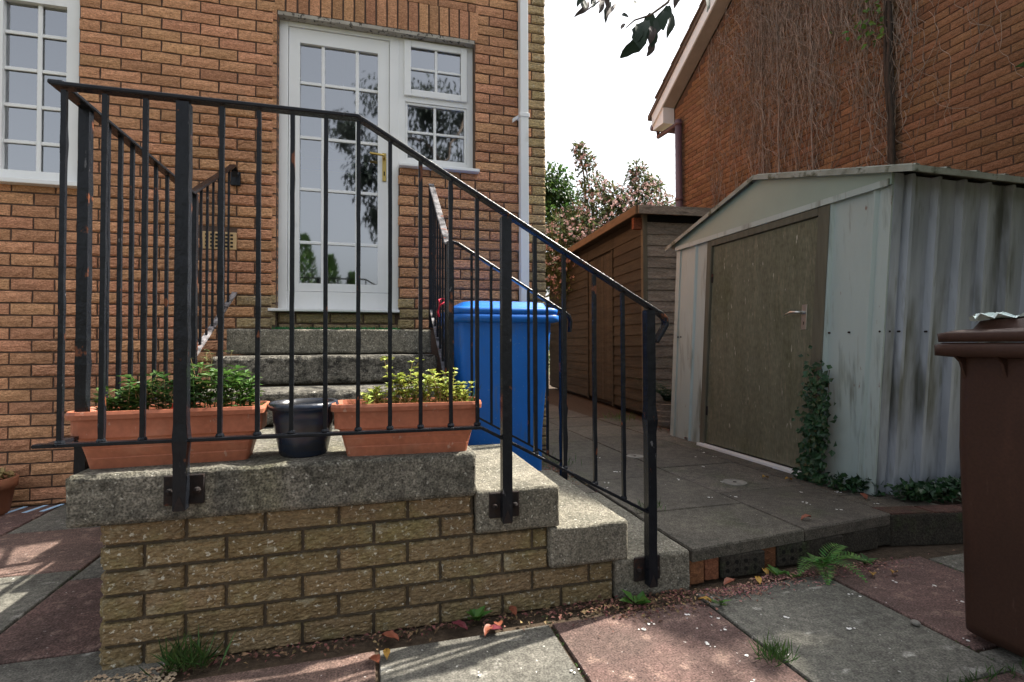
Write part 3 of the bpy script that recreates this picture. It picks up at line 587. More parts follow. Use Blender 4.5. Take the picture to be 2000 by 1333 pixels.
# ---- air brick, drainpipe
ab = rbox('air_brick', (-1.058, HY - .004, 1.602), (-.853, HY + .02, 1.718), 'brick_o', hs_, .06, .001, .004)
ab.data.materials.clear(); ab.data.materials.append(mat('buff air brick', (0.52, 0.36, 0.19), (0.46, 0.31, 0.16), 20, I3, 0.9, 0.3))
for a in range(6):
    for c in range(4): MB().box((-1.040 + a * .030, HY - .0065, 1.617 + c * .025), (-1.024 + a * .030, HY + .01, 1.630 + c * .025)).build('vent_hole', 'hole', ab)
dp = MB().box((1.106, 3.742, .16), (1.172, 3.806, 4.95)).build('drainpipe', 'white', hs_, bevel=.008)
for z in (2.71, 4.3, 1.15):
    MB().box((1.100, 3.737, z - .016), (1.178, HY, z + .016)).build('pipe_bracket', 'white', dp, bevel=.003)
    MB().prism([(1.100, 3.80, z - .014), (1.062, 3.80, z - .04), (1.062, 3.80, z - .012), (1.100, 3.80, z + .014)], (0, .02, 0)).build('bracket_ear', 'white', dp)

# ================================================================== NEIGHBOURING HOUSE
NX = 5.0; AP = (5.3, 6.465); YN0, YN1 = 2.70, 7.69; SL = .63
def gab(y): return AP[1] - SL * abs(y - AP[0])
nh = thing('neighbouring_house', (NX, 5.2, 0), 'red brown brick gable house with white barge board covered in dead creeper', 'house')
nh_core = MB(); nh_core.prism([(NX + .01, YN0 + .01, -.03), (NX + .01, YN0 + .01, gab(YN0)), (NX + .01, AP[0], AP[1]), (NX + .01, YN1 - .001, gab(YN1)), (NX + .01, YN1 - .001, -.03)], (7, 0, 0)); nh_core.build('wall', 'mortar', nh)
spec = [s for s in courses(YN0 + .002, 2.40, YN0, YN1, .6, 6.2, [], NX, parity=0) if s[1] + .05 < gab(s[0]) - .02]
def nscore(s):
    hid = s[1] < 2.15 and s[0] < 6.5
    return (Vector((NX, s[0], s[1])) - EYE).length * (1 if s[0] > 2.78 and s[1] < 3.68 + .65 * (s[0] - 2.83) else 50) * (20 if hid else 1)
lay_bricks(nh, spec, lambda c, z: 'brick_no', 'brick_ni', 300, 'x', nscore)
def slope_prism(x0, x1, o0, o1, ya, yb, nm, mt, parent):
    """a bar that follows the far roof slope between heights gab+o0 and gab+o1"""
    P = [(x0, ya, gab(ya) + o0), (x0, yb, gab(yb) + o0), (x0, yb, gab(yb) + o1), (x0, ya, gab(ya) + o1)]
    return MB().prism(P, (x1 - x0, 0, 0)).build(nm, mt, parent)
roof = MB()
roof.prism([(4.74, AP[0], AP[1] + .30), (4.74, 8.12, gab(8.12) + .30), (4.74, 8.12, gab(8.12) + .22), (4.74, AP[0], AP[1] + .22), (4.74, 2.35, gab(2.35) + .22), (4.74, 2.35, gab(2.35) + .30)], (7.3, 0, 0))
roof = roof.build('roof', 'tile', nh)
for k in range(10):                                         # verge tiles stepping down the far slope
    ya = AP[0] + .25 * k; yb_ = ya + .29
    MB().prism([(4.715, ya, gab(ya) + .315), (4.715, yb_, gab(yb_) + .335), (4.715, yb_, gab(yb_) + .305), (4.715, ya, gab(ya) + .285)], (.35, 0, 0)).build('verge_tile', 'tile', roof)
slope_prism(4.765, 4.79, .02, .215, AP[0], 8.02, 'barge_board', 'white', nh)
P = [(4.765, AP[0], AP[1] + .02), (4.765, 2.42, gab(2.42) + .02), (4.765, 2.42, gab(2.42) + .215), (4.765, AP[0], AP[1] + .215)]
MB().prism(P, (.025, 0, 0)).build('barge_board', 'white', nh)
slope_prism(4.7905, 5.0, .025, .045, AP[0], 7.70, 'soffit', 'soffit', nh)
ez = gab(8.0)
bx_ = MB(); bx_.prism([(4.79, 7.70, ez - .06), (4.79, 7.70, gab(7.7) + .02), (4.79, 8.02, ez + .02), (4.79, 8.02, ez - .06)], (.21, 0, 0)); bx_.build('eave_box', 'white', nh)
gt = MB().tube([(4.80, 8.09, ez + .02), (9, 8.09, ez + .02)], .06, 10).build('gutter', 'pvcmaroon', nh, smooth=True)
npipe = MB().tube([(4.93, 8.09, ez - .03), (4.93, 8.09, ez - .13), (4.92, 7.52, ez - .16)], .040, 8).build('downpipe_elbow', 'pvcmaroon', nh, smooth=True)
MB().tube([(4.92, 7.46, ez - .10), (4.92, 7.46, .15)], .055, 12).build('downpipe', 'pvcmaroon', nh, smooth=True)
for z in (ez - .16, 3.35, 2.3): MB().tube([(4.92, 7.46, z - .03), (4.92, 7.46, z + .03)], .063, 12).build('pipe_collar', 'pvcmaroon', nh, smooth=True)

# ---- dead creeper on that wall
cr = thing('dead_creeper', (4.97, 5.2, 2.2), 'leafless dead creeper stems clinging to the red brown gable wall', 'creeper')
def cdens(y, z):
    """how thick the creeper grows at wall point (y,z)"""
    d = .35 if 5.9 < y < 6.72 else .95 if 5.04 < y <= 5.9 else .75 if 4.0 < y <= 5.04 else .35 if 3.6 < y <= 4.0 else .10 if y <= 3.6 else 0
    return d * (.35 + .65 * min(1, max(.12, (z - 2.6) / 2.2)))
tw = MB()
made = 0
strands = []
while len(strands) < 30:
    y = rng.uniform(3.7, 6.65); zb = 2.1 + abs(rng.gauss(0, .9)) * (.5 if y > 4.6 else 1.0)
    if rng.random() < cdens(y, 5.2) * 1.3: strands.append((y, min(zb, 4.2), rng.uniform(.025, .085)))
def run(y, z, n, step, wander, dirn, r0, zlo):
    pts = []; a = rng.gauss(0, .25); xx = NX - rng.uniform(.012, .07)
    for k in range(n):
        pts.append((xx, y, z)); a = (a + rng.gauss(0, wander)) * .84
        q = step * rng.uniform(.7, 1.2); y += math.sin(a) * q; z += dirn * math.cos(a) * q; xx = min(NX - .008, max(NX - .10, xx + rng.gauss(0, .006)))
        if z > gab(y) - .05 or z < zlo: break
    if len(pts) > 3: tw.tube(pts, [r0 * (1 - .5 * i / len(pts)) for i in range(len(pts))], 3, False)
for (y0_, zb, wd_) in strands:                             # bundles of stems climbing out of the shed roof
    for k in range(int(30 + wd_ * 480)):
        z = zb + (5.4 - zb) * rng.random() ** .8; spread = wd_ * (.6 + max(0, z - 3.2) * .9)
        run(rng.gauss(y0_, spread), z, rng.randint(7, 18), .05, .30, 1 if rng.random() < .6 else -1, rng.choice((.0018, .0025, .003, .004)), zb - .2)
while made < 1700:                                          # the tangled mat higher up
    y = rng.uniform(3.6, 6.6); z = rng.uniform(3.4, 5.9)
    if z > gab(y) - .1 or rng.random() > cdens(y, z) * (.03 + .97 * max(0, min(1, (z - 3.6) / 1.2))): continue
    run(y, z, rng.randint(8, 15), .045, .6, 1 if rng.random() < .5 else -1, rng.choice((.0018, .0022, .003)), 2.2); made += 1
for k in range(26): run(rng.uniform(2.95, 3.75), rng.uniform(2.9, 4.6), rng.randint(10, 22), .05, .3, 1 if rng.random() < .5 else -1, .0026, 2.2)
tag(tw.build('twigs', 'vine', cr), kind='stuff')
for (u0, r0, zt) in ((3.905, .026, 5.6), (3.94, .020, 5.6), (3.88, .014, 5.0), (5.35, .011, 5.6), (4.85, .010, 5.2), (5.62, .009, 5.4)):
    pts = []; y = u0; z = 1.6; dr = 0
    while z < min(zt, gab(y) - .1): pts.append((NX - .03 - r0, y, z)); z += .10; dr = (dr + rng.gauss(0, .006)) * .7; y += dr + (u0 - y) * .2
    MB().tube(pts, [r0 * (1.1 - .35 * i / len(pts)) * rng.uniform(.85, 1.15) for i in range(len(pts))], 6).build('stem', 'darkstem' if u0 < 4 else 'vine', cr, smooth=True)
sp_ = MB()
for k in range(34):
    p = Vector((4.90 + rng.uniform(-.05, .03), 4.05 + rng.gauss(0, .13), 4.22 + rng.gauss(0, .14))); sp_.leaf(p, rv() + Vector((-.4, 0, -.3)), rv() + Vector((-1, 0, .6)), rng.uniform(.05, .085), rng.uniform(.04, .06))
tag(sp_.build('leaf_sprig', 'green', cr), kind='stuff')

# ================================================================== METAL SHED
SX, SY, SZ = 2.62, 2.19, .145; SHEAR = -.082
def sm(a, b, c): return (SX + a, SY + b + SHEAR * c, SZ + c)          # a: depth into +x, b: along +y, c: up
shed = thing('metal_shed', (SX, SY + 1, SZ), 'pale green sheet metal shed with mouldy plywood door and shallow gable roof', 'shed')
def sbox(name, a, b, material, bev=.0, parent=None):
    m_ = MB(); m_.box(a, b); m_.v = [sm(*v) for v in m_.v]; return m_.build(name, material, parent or shed, bevel=bev)
SWD, SD, EH, RH = 1.94, 1.95, 1.70, 1.955
def ribbed(name, length, h, ribs, depth, mapf, material):
    """sheet with trapezoid ribs: profile along s, extruded up"""
    prof = [(0, 0)]
    for (s, w) in ribs: prof += [(s, 0), (s + .012, -depth), (s + w - .012, -depth), (s + w, 0)]
    prof.append((length, 0)); m_ = MB(); n = len(prof); NZ = 8
    vs = []
    for k in range(NZ + 1):
        z = h * k / NZ
        for (s, d) in prof: vs.append(mapf(s, d + .0012 * mnoise.noise(Vector((s * 3, z * 2.2, 1))), z))
    fs = [(k * n + i, k * n + i + 1, (k + 1) * n + i + 1, (k + 1) * n + i) for k in range(NZ) for i in range(n - 1)]
    m_.add(vs, fs); return m_.build(name, material, shed)
# front panels (look to -x), side panel (looks to -y)
ribbed('front_panel', .36, EH, [(.03, .035), (.30, .04)], .016, lambda s, d, z: sm(d, .04 + s, z), 'sheet')
ribbed('front_panel', .42, EH, [(.15, .03)], .014, lambda s, d, z: sm(d, SWD - .44 + s, z), 'sheet')
ribbed('side_panel', SD, EH, [(.055 + .185 * k, .045) for k in range(10)], .032, lambda s, d, z: sm(.04 + s, d + .012, z), 'sheet_side')
ribbed('side_panel', SD, EH, [(.1 + .185 * k, .05) for k in range(10)], -.02, lambda s, d, z: sm(.04 + s, SWD - .012 - d, z), 'sheet_side')
sbox('corner_post', (-.008, -.006, 0), (.004, .055, EH), 'sheet'); sbox('corner_post', (.005, -.008, 0), (.062, .004, EH), 'sheet_side')
sbox('corner_post', (-.008, SWD - .05, 0), (.004, SWD + .006, EH), 'sheet'); sbox('corner_post', (SD - .03, -.004, 0), (SD + .05, .03, EH), 'sheet_side')
sbox('rear_panel', (SD + .04, 0, 0), (SD + .05, SWD, EH), 'sheet_side')
gp = MB(); gp.prism([sm(-.02, -.01, EH - .06), sm(-.02, -.01, EH), sm(-.02, SWD / 2, RH), sm(-.02, SWD + .01, EH), sm(-.02, SWD + .01, EH - .06)], (.012, 0, 0)); gp.build('gable_panel', 'sheet_plain', shed)
sbox('gable_rail', (-.030, .0, EH - .065), (-.0205, SWD, EH - .030), 'sheet')
dy0, dy1 = .445, 1.44
sbox('door_frame', (-.022, dy0 - .085, 0), (.03, dy0 - .004, EH - .067), 'frame_wood', .003); sbox('door_frame', (-.022, dy1 + .004, 0), (.03, dy1 + .06, EH - .067), 'frame_wood', .003)
sbox('door_frame', (-.024, dy0 - .004, EH - .115), (.03, dy1 + .004, EH - .067), 'frame_wood', .003)
sdoor = sbox('door', (-.006, dy0, .028), (.026, dy1, EH - .118), 'ply', .002)
hp = sbox('lock_plate', (-.012, dy0 + .052, .905), (-.0062, dy0 + .092, 1.06), 'steel', .001, sdoor)
hz_ = 1.012
MB().tube([sm(-.010, dy0 + .072, hz_), sm(-.055, dy0 + .072, hz_), sm(-.062, dy0 + .085, hz_), sm(-.058, dy0 + .13, hz_ + .003), sm(-.05, dy0 + .19, hz_ - .012)], [.011, .009, .010, .009, .005], 8).build('handle', 'steel', sdoor, smooth=True)
sbox('keyhole', (-.0128, dy0 + .069, .935), (-.0121, dy0 + .075, .955), 'hole', 0, sdoor)
sbox('hinge', (-.012, dy1 - .012, 1.30), (-.0062, dy1 + .02, 1.37), 'rust', 0, sdoor); sbox('hinge', (-.012, dy1 - .012, .25), (-.0062, dy1 + .02, .32), 'rust', 0, sdoor)
sbox('threshold', (-.055, dy0 - .06, -.004), (-.0075, dy1 + .05, .020), 'white', .004)
for b in (.09, .20, .33, .015, SWD - .1, SWD - .06):
    c = sm(-.012 if b > .03 else -.011, b, .88); MB().tube([c, (c[0] + .010, c[1], c[2])], .0055, 8).build('bolt', 'rust', shed)
for a in (.03, .08, .27): c = sm(a, -.024 if a > .07 else -.011, .88); MB().tube([c, (c[0], c[1] + .012, c[2])], .0055, 8).build('bolt', 'rust', shed)
rf = MB(); ov = .055
def rpt(b, up_): return EH + .02 + (RH - EH) * (1 - abs(b - SWD / 2) / (SWD / 2)) + up_
for sgn in (0, 1):
    b_e = -.135 if sgn == 0 else SWD + .10
    prof = []
    NRB = 11
    for k in range(NRB):
        a = -ov + (SD + 2 * ov) * k / (NRB - 1)
        prof += [(a, 0), (a + .02, 0), (a + .03, .016), (a + .05, .016), (a + .06, 0)]
    vs = [sm(a, SWD / 2, rpt(SWD / 2, u_)) for a, u_ in prof] + [sm(a, b_e, rpt(b_e, u_) - (.02 if sgn else 0)) for a, u_ in prof]; n = len(prof)
    rf.add(vs, [(i, i + 1, n + i + 1, n + i) for i in range(n - 1)])
rf = rf.build('roof', 'roofmetal', shed)
rf.modifiers.new('thick', 'SOLIDIFY').thickness = .004
for sgn in (0, 1):
    b_e = -.145 if sgn == 0 else SWD + .11
    P = [sm(-ov - .006, SWD / 2, rpt(SWD / 2, .010)), sm(-ov - .006, b_e, rpt(b_e, .010) - (.02 if sgn else 0)), sm(-ov - .006, b_e, rpt(b_e, -.022) - (.02 if sgn else 0)), sm(-ov - .006, SWD / 2, rpt(SWD / 2, -.022))]
    MB().prism(P, (.008, 0, 0)).build('verge_trim', 'roofmetal', shed)
P = [sm(-ov, -.148, rpt(-.14, .008)), sm(-ov, -.148, rpt(-.14, -.022)), sm(-ov, -.140, rpt(-.14, -.022)), sm(-ov, -.140, rpt(-.14, .008))]
MB().prism(P, (SD + 2 * ov, 0, 0)).build('eave_trim', 'roofmetal', shed)

# ================================================================== WOODEN SHED
WA = R(-5); wo = Vector((3.07, 5.36, .145)); ca, sa = math.cos(WA), math.sin(WA)
def wm(a, b, c): return (wo.x + a * ca - b * sa, wo.y + a * sa + b * ca, wo.z + c)
ws = thing('wooden_shed', tuple(wo), 'brown timber shed of horizontal boards with orange fascia beyond the metal shed', 'shed')
def wbox(name, a, b, material, bev=0, parent=None, ):
    m_ = MB().box(a, b); m_.v = [wm(*v) for v in m_.v]; return m_.build(name, material, parent or ws, bevel=bev)
WH = 2.32; BP = .129
def board(name, p0, p1, z0, face, material):
    """feather-edged board: thicker at its lower edge; face 'a' looks to -a, 'b' looks to -b"""
    z1 = z0 + BP + .012; t0, t1 = .022, .008; j = rng.uniform(-.002, .002)
    if face == 'a': vs = [(-t0 + j, p0, z0), (0.01, p0, z0), (0.01, p0, z1), (-t1 + j, p0, z1), (-t0 + j, p1, z0), (0.01, p1, z0), (0.01, p1, z1), (-t1 + j, p1, z1)]
    else: vs = [(p0, -t0 + j, z0), (p0, .01, z0), (p0, .01, z1), (p0, -t1 + j, z1), (p1, -t0 + j, z0), (p1, .01, z0), (p1, .01, z1), (p1, -t1 + j, z1)]
    m_ = MB().add([wm(*v) for v in vs], [(0, 1, 2, 3), (7, 6, 5, 4), (0, 4, 5, 1), (1, 5, 6, 2), (2, 6, 7, 3), (3, 7, 4, 0)]); return m_.build(name, material, ws)
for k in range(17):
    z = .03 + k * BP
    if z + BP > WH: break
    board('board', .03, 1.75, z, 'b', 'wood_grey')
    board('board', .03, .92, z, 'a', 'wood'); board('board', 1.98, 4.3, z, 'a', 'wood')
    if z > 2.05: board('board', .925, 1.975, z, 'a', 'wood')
wbox('corner_post', (-.03, -.03, 0), (.028, .028, WH), 'frame_wood', .003)
wbox('door_post', (-.03, .922, 0), (.0, .975, 2.08), 'wood', .002); wbox('door_post', (-.03, 1.93, 0), (.0, 1.978, 2.08), 'wood', .002)
for k in range(9): wbox('door_board', (-.016 + rng.uniform(0, .004), .978 + k * .1055, .05), (.004, .978 + k * .1055 + .102, 2.06), 'wood', .002)
wbox('backing', (.011, .011, 0), (1.75, 4.3, WH + .0), 'hole')
wbox('roof', (-.16, -.14, WH + .04), (1.95, 4.5, WH + .075), 'felt'); 
wbox('fascia', (-.165, -.14, WH - .03), (-.14, 4.5, WH + .065), 'fascia', .003); wbox('fascia', (-.139, -.165, WH - .03), (1.95, -.14, WH + .068), 'wood_grey', .003)
wbox('bracket', (-.13, -.01, WH - .17), (-.032, .05, WH - .04), 'brick_red')

# ================================================================== RAILINGS
BW = .0064
def bar(nm, p0, p1, r, parent, material='black'):
    """square bar with lumpy old paint"""
    p0, p1 = Vector(p0), Vector(p1); n = max(2, int((p1 - p0).length / .05)); pts, rr_ = [], []
    for k in range(n + 1):
        p = p0.lerp(p1, k / n); s = mnoise.noise(p * 17 + Vector((3, 1, 7))); pts.append(p + Vector((s * .0012, 0, 0))); rr_.append(r * 1.414 * (1 + max(0, s - .25) * .55))
    d = p1 - p0; vs, fs = [], []
    for p, q in zip(pts, rr_):
        for k in range(4):
            t = math.pi / 4 + k * math.pi / 2; vs.append(p + Vector((math.cos(t), math.sin(t), 0)) * q)
    for i in range(n):
        for k in range(4): fs.append((i * 4 + k, i * 4 + (k + 1) % 4, i * 4 + 4 + (k + 1) % 4, i * 4 + 4 + k))
    fs += [(3, 2, 1, 0), tuple(n * 4 + k for k in range(4))]
    return MB().add(vs, fs).build(nm, material, parent)
def weld(p, parent, r=.013):
    MB().lathe(p, [(.001, -.010), (r * .8, -.006), (r, 0), (r * .8, .006), (.001, .010)], 7).build('weld', 'black', parent)
FYR = 1.765; LX = -.858
ra = thing('outer_railing', (-.537, FYR, .43), 'chipped black iron railing along the front and left of the landing', 'railing')
MB().flat([(LX - .012, FYR, 1.708), (-.034, FYR, 1.708), (1.024, FYR, 1.106), (1.070, FYR, 1.081), (1.096, FYR, 1.058), (1.098, FYR, 1.035), (1.054, FYR, .968)], (0, 1, 0), .040, .013).build('handrail', 'black', ra, bevel=.003)
MB().flat([(-.905, FYR, .681), (.374, FYR, .676), (1.028, FYR, .322)], (0, 1, 0), .026, .011).build('bottom_rail', 'black', ra, bevel=.002)
def ztop(x): return 1.700 if x < -.034 else 1.700 - (x + .034) * .569
def zbot(x): return .680 if x < .374 else .676 - (x - .374) * .541
for x in (-.843, -.743, -.64, -.436, -.332, -.234, -.134, -.033, .068, .168, .270, .362, .573, .683, .802, .918):
    bar('baluster', (x, FYR, zbot(x) - .004), (x, FYR, ztop(x) - .004), BW, ra); weld((x, FYR, zbot(x) + .008), ra)
for x, zl in ((-.539, .475), (.465, .345), (1.028, .055)):
    ps = bar('post', (x, FYR, zl), (x, FYR, ztop(x) - .005), .0175, ra)
    bp = MB().box((x - .055, 1.790, zl + .005), (x + .055, 1.7995, zl + .095)).build('base_plate', 'rust', ra, bevel=.003)
    for s in (-.037, .037): MB().lathe((x + s, 1.786, zl + .048), [(.001, .010), (.008, .007), (.011, 0), (.008, -.007), (.001, -.010)], 8).build('bolt', 'rust', bp)
    MB().prism([(x - .016, FYR - .0185, zl - .002), (x, FYR - .0185, zl + .045), (x + .016, FYR - .0185, zl - .002)], (0, .003, 0)).build('rust_notch', 'rust', ps)
# left run
MB().flat([(LX, FYR - .018, 1.712), (LX, 2.92, 1.728), (LX, 3.68, 2.110), (LX, 3.73, 2.140), (LX, 3.785, 2.125), (LX, 3.81, 2.08)], (1, 0, 0), .040, .013).build('handrail', 'black', ra, bevel=.003)
MB().flat([(LX, FYR - .03, .684), (LX, 2.96, .684)], (1, 0, 0), .026, .011).build('bottom_rail', 'black', ra)
lb = [(LX, 2.96, .905), (LX, 3.81, 1.315)]
MB().flat(lb, (1, 0, 0), .030, .011).build('bottom_rail', 'flake', ra)
for y in (2.06, 2.155, 2.25, 2.365, 2.475, 2.60, 2.73, 2.85): bar('baluster', (LX, y, .682), (LX, y, 1.715), BW, ra)
for y in (3.08, 3.19, 3.30, 3.42, 3.53, 3.64): bar('baluster', (LX, y, .905 + (y - 2.96) * .477), (LX, y, 1.728 + (y - 2.92) * .50), BW * .9, ra)
bar('post', (LX - .006, 1.93, .45), (LX - .006, 1.93, 1.710), .0145, ra); bar('post', (LX, 2.96, .60), (LX, 2.96, 1.735), .0165, ra)
MB().box((LX - .03, 3.800, 2.03), (LX + .03, 3.825, 2.12)).build('wall_plate', 'black', ra, bevel=.004)
# inner railing
IX, IY = .405, 2.66
ri = thing('inner_railing', (IX, IY, .43), 'black iron railing on the inner side of the steps, in front of the blue bin', 'railing')
MB().flat([(IX, IY, 1.497), (.445, IY, 1.486), (1.037, IY, 1.135), (1.058, IY, 1.118), (1.068, IY, 1.09), (1.062, IY, 1.03)], (0, 1, 0), .036, .012).build('handrail', 'black', ri, bevel=.003)
MB().flat([(IX, IY, .665), (1.022, IY, .318)], (0, 1, 0), .026, .010).build('bottom_rail', 'black', ri)
for x in (.517, .621, .722, .826, .932): bar('baluster', (x, IY, .665 - (x - IX) * .562), (x, IY, 1.50 - (x - IX) * .575), BW * .95, ri)
bar('post', (1.022, IY, .15), (1.022, IY, 1.135), .0165, ri); bar('post', (IX, IY, .445), (IX, IY, 1.495), .0165, ri)
IXs = .418
MB().flat([(IXs, IY + .02, 1.499), (IXs, 2.84, 1.520), (IXs, 3.61, 2.080)], (1, 0, 0), .038, .012).build('handrail', 'flake', ri, bevel=.003)
MB().flat([(IXs, IY + .06, .668), (IXs, 3.66, 1.240)], (1, 0, 0), .026, .011).build('bottom_rail', 'flake', ri)
for y in (2.80, 2.92, 3.04, 3.16, 3.28, 3.40, 3.50): bar('baluster', (IXs, y, .66 + (y - 2.70) * .60), (IXs, y, 1.515 + max(0, y - 2.84) * .727), BW * .95, ri)
bar('post', (IXs, 3.61, 1.08), (IXs, 3.61, 2.075), .0175, ri)
rc = MB().tube([(IXs - .02, 3.02, 1.20), (IXs - .024, 3.03, 1.225), (IXs, 3.04, 1.235), (IXs + .02, 3.03, 1.22), (IXs - .02, 3.02, 1.19), (IXs - .03, 3.03, 1.155), (IXs - .022, 3.03, 1.125)], .006, 6).build('knotted_cord', 'redcord', None, smooth=True)
tag(rc, 'short red cord knotted round a bar of the inner black railing', 'cord')

# ================================================================== BINS
def bin_mesh(cx, cy, z, wx, wy, h, tp, material, label, rim_over, front='-y'):
    root = thing('wheelie_bin', (cx, cy, z), label, 'bin')
    def ring(wa, wb, zz, r=.05, n=4):
        out = []
        for (sx, sy, a0) in ((1, 1, 0), (-1, 1, 90), (-1, -1, 180), (1, -1, 270)):
            for k in range(n + 1):
                t = R(a0 + 90 * k / n); out.append((cx + sx * (wa / 2 - r) + r * math.cos(t), cy + sy * (wb / 2 - r) + r * math.sin(t), z + zz))
        return out
    def loft(rings, nm, capb=True, capt=False, parent=root):
        m_ = MB(); n = len(rings[0]); vs = [p for q in rings for p in q]
        fs = [(i * n + k, i * n + (k + 1) % n, (i + 1) * n + (k + 1) % n, (i + 1) * n + k) for i in range(len(rings) - 1) for k in range(n)]
        if capb: fs.append(tuple(range(n))[::-1])
        if capt: fs.append(tuple((len(rings) - 1) * n + k for k in range(n)))
        return m_.add(vs, fs).build(nm, material, parent, smooth=True)
    k_ = lambda q: q + (1 - q) * tp
    body = loft([ring(wx * k_(.80), wy * k_(.78), .03), ring(wx * k_(.83), wy * k_(.80), .06), ring(wx * k_(.84), wy * k_(.82), .30), ring(wx * k_(.91), wy * k_(.90), .62), ring(wx * .97, wy * .97, h - .12), ring(wx * .97, wy * .97, h - .10)], 'body')
    loft([ring(wx * .98, wy * .98, h - .102), ring(wx + rim_over, wy + rim_over, h - .095), ring(wx + rim_over, wy + rim_over, h - .060), ring(wx * .99 + rim_over * .6, wy + rim_over * .6, h - .052)], 'rim', True, True)
    lid = loft([ring(wx + rim_over * .8, wy + rim_over * .8, h - .050), ring(wx + rim_over * .85, wy + rim_over * .85, h - .022), ring(wx * .97 + rim_over * .3, wy * .97 + rim_over * .3, h - .012), ring(wx * .90, wy * .90, h - .008), ring(wx * .86, wy * .86, h + .018), ring(wx * .70, wy * .70, h + .028)], 'lid', True, True)
    return root, body, lid
bb, bbody, blid = bin_mesh(.765, 3.215, .145, .575, .70, 1.045, 0, 'blue', 'bright blue plastic wheelie bin against the house wall behind the railing', .055)
for x in (.55, .63, .72, .80, .89, .97):
    MB().prism([(x - .006, 2.872, 1.088), (x + .006, 2.872, 1.088), (x + .003, 2.885, .99), (x - .003, 2.885, .99)], (0, .012, 0)).build('rib', 'blue', bbody)
for x in (.50, 1.03): MB().tube([(x - .03, 3.50, .235), (x + .03, 3.50, .235)], .09, 16).build('wheel', 'rubber', bb)
MB().tube([(.53, 3.585, 1.10), (.53, 3.62, 1.11), (1.0, 3.62, 1.11), (1.0, 3.585, 1.10)], .014, 8).build('handle', 'blue', bb)
for x in (.93, 1.005): MB().box((x - .022, 3.40, 1.165), (x + .022, 3.50, 1.218)).build('hinge_lug', 'blue', blid, bevel=.008)
rb, rbody, rlid = bin_mesh(2.150, .925, 0.0, .58, .72, 1.015, .85, 'brown', 'dark brown plastic wheelie bin cut by the right edge', .075)
for y in (1.235, 1.12, .9, .7): MB().prism([(1.850, y, .90), (1.827, y, .918), (1.900, y, .918), (1.900, y, .80), (1.877, y, .83)], (0, .008, 0)).build('rib', 'brown', rbody)
for x in (1.925, 2.405): MB().tube([(x - .03, .66, .09), (x + .03, .66, .09)], .09, 16).build('wheel', 'rubber', rb)
# crumpled paper on the brown lid
bm = bmesh.new(); bmesh.ops.create_grid(bm, x_segments=14, y_segments=14, size=.085)
for v in bm.verts:
    q = v.co.copy(); v.co.z = .020 + .030 * mnoise.noise(q * 26 + Vector((5, 2, 0))) + .012 * mnoise.noise(q * 60); v.co.z = max(.002, v.co.z); v.co.x += .02 * mnoise.noise(q * 30 + Vector((9, 9, 9))); v.co.y += .02 * mnoise.noise(q * 30 + Vector((1, 8, 3)))
me = bpy.data.meshes.new('crumpled_paper'); bm.to_mesh(me); bm.free(); me.transform(Matrix.Translation((1.97, 1.17, 1.024)) @ Matrix.Rotation(.5, 4, 'Z'))
tag(link('crumpled_paper', me, 'cloth'), 'crumpled mint green paper lying on the brown bin lid', 'paper')

# ================================================================== PLANTERS, POTS, MAT
def trough(x0, x1, yc, rot, label, z=.582):
    """plastic window-box: inset foot, ribbed lower wall, rolled rim"""
    cx = (x0 + x1) / 2; L = x1 - x0; root = thing('trough_planter', (cx, yc, z), label, 'planter', 'terracotta plastic troughs on the landing')
    def ring(l, w, zz, r):
        out = []
        for (sx, sy, a0) in ((1, 1, 0), (-1, 1, 90), (-1, -1, 180), (1, -1, 270)):
            for k in range(4):
                t = R(a0 + 30 * k); X = sx * (l / 2 - r) + r * math.cos(t); Y = sy * (w / 2 - r) + r * math.sin(t)
                out.append((cx + X * math.cos(rot) - Y * math.sin(rot), yc + X * math.sin(rot) + Y * math.cos(rot), z + zz))
        return out
    def loft(rings, nm, mt, capb, capt):
        m_ = MB(); n = len(rings[0]); vs = [p for q in rings for p in q]
        fs = [(i * n + k, i * n + (k + 1) % n, (i + 1) * n + (k + 1) % n, (i + 1) * n + k) for i in range(len(rings) - 1) for k in range(n)]
        if capb: fs.append(tuple(range(n))[::-1])
        if capt: fs.append(tuple((len(rings) - 1) * n + k for k in range(n)))
        return m_.add(vs, fs).build(nm, mt, root)
    loft([ring(L * .80, .105, 0, .015), ring(L * .83, .115, .032, .02), ring(L * .835, .112, .034, .02), ring(L * .86, .125, .062, .022), ring(L * .865, .122, .064, .022), ring(L * .90, .140, .092, .025), ring(L * .96, .150, .098, .025), ring(L * .965, .158, .165, .03), ring(L * .95, .145, .165, .03), ring(L * .90, .125, .11, .025)], 'tub', 'terra', True, True)
    loft([ring(L * .966, .160, .155, .03), ring(L * 1.0, .178, .156, .035), ring(L * 1.005, .182, .170, .036), ring(L * .995, .176, .180, .035), ring(L * .965, .160, .180, .03), ring(L * .95, .148, .166, .028)], 'rim', 'terra', False, False)
    loft([ring(L * .945, .140, .13, .025), ring(L * .945, .140, .140, .025)], 'soil', 'soil', True, True)
    return root
trough(-.888, -.335, 1.952, R(2.0), 'terracotta trough full of green herbs, left of the black pot')
trough(-.120, .394, 1.902, R(-3.5), 'terracotta trough of yellowing seedlings, right of the black pot')
gp_ = thing('round_pot', (-.218, 1.955, .582), 'dark blue glazed round pot between the two terracotta troughs', 'pot')
MB().lathe((-.218, 1.955, .582), [(.001, 0), (.072, 0), (.078, .006), (.092, .07), (.100, .13), (.101, .155), (.112, .160), (.117, .172), (.112, .184), (.100, .184), (.094, .165), (.088, .14)], 36).build('body', 'glaze', gp_, smooth=True)
MB().lathe((-.218, 1.955, .582), [(.001, .143), (.091, .141)], 24).build('soil', 'soil', gp_)
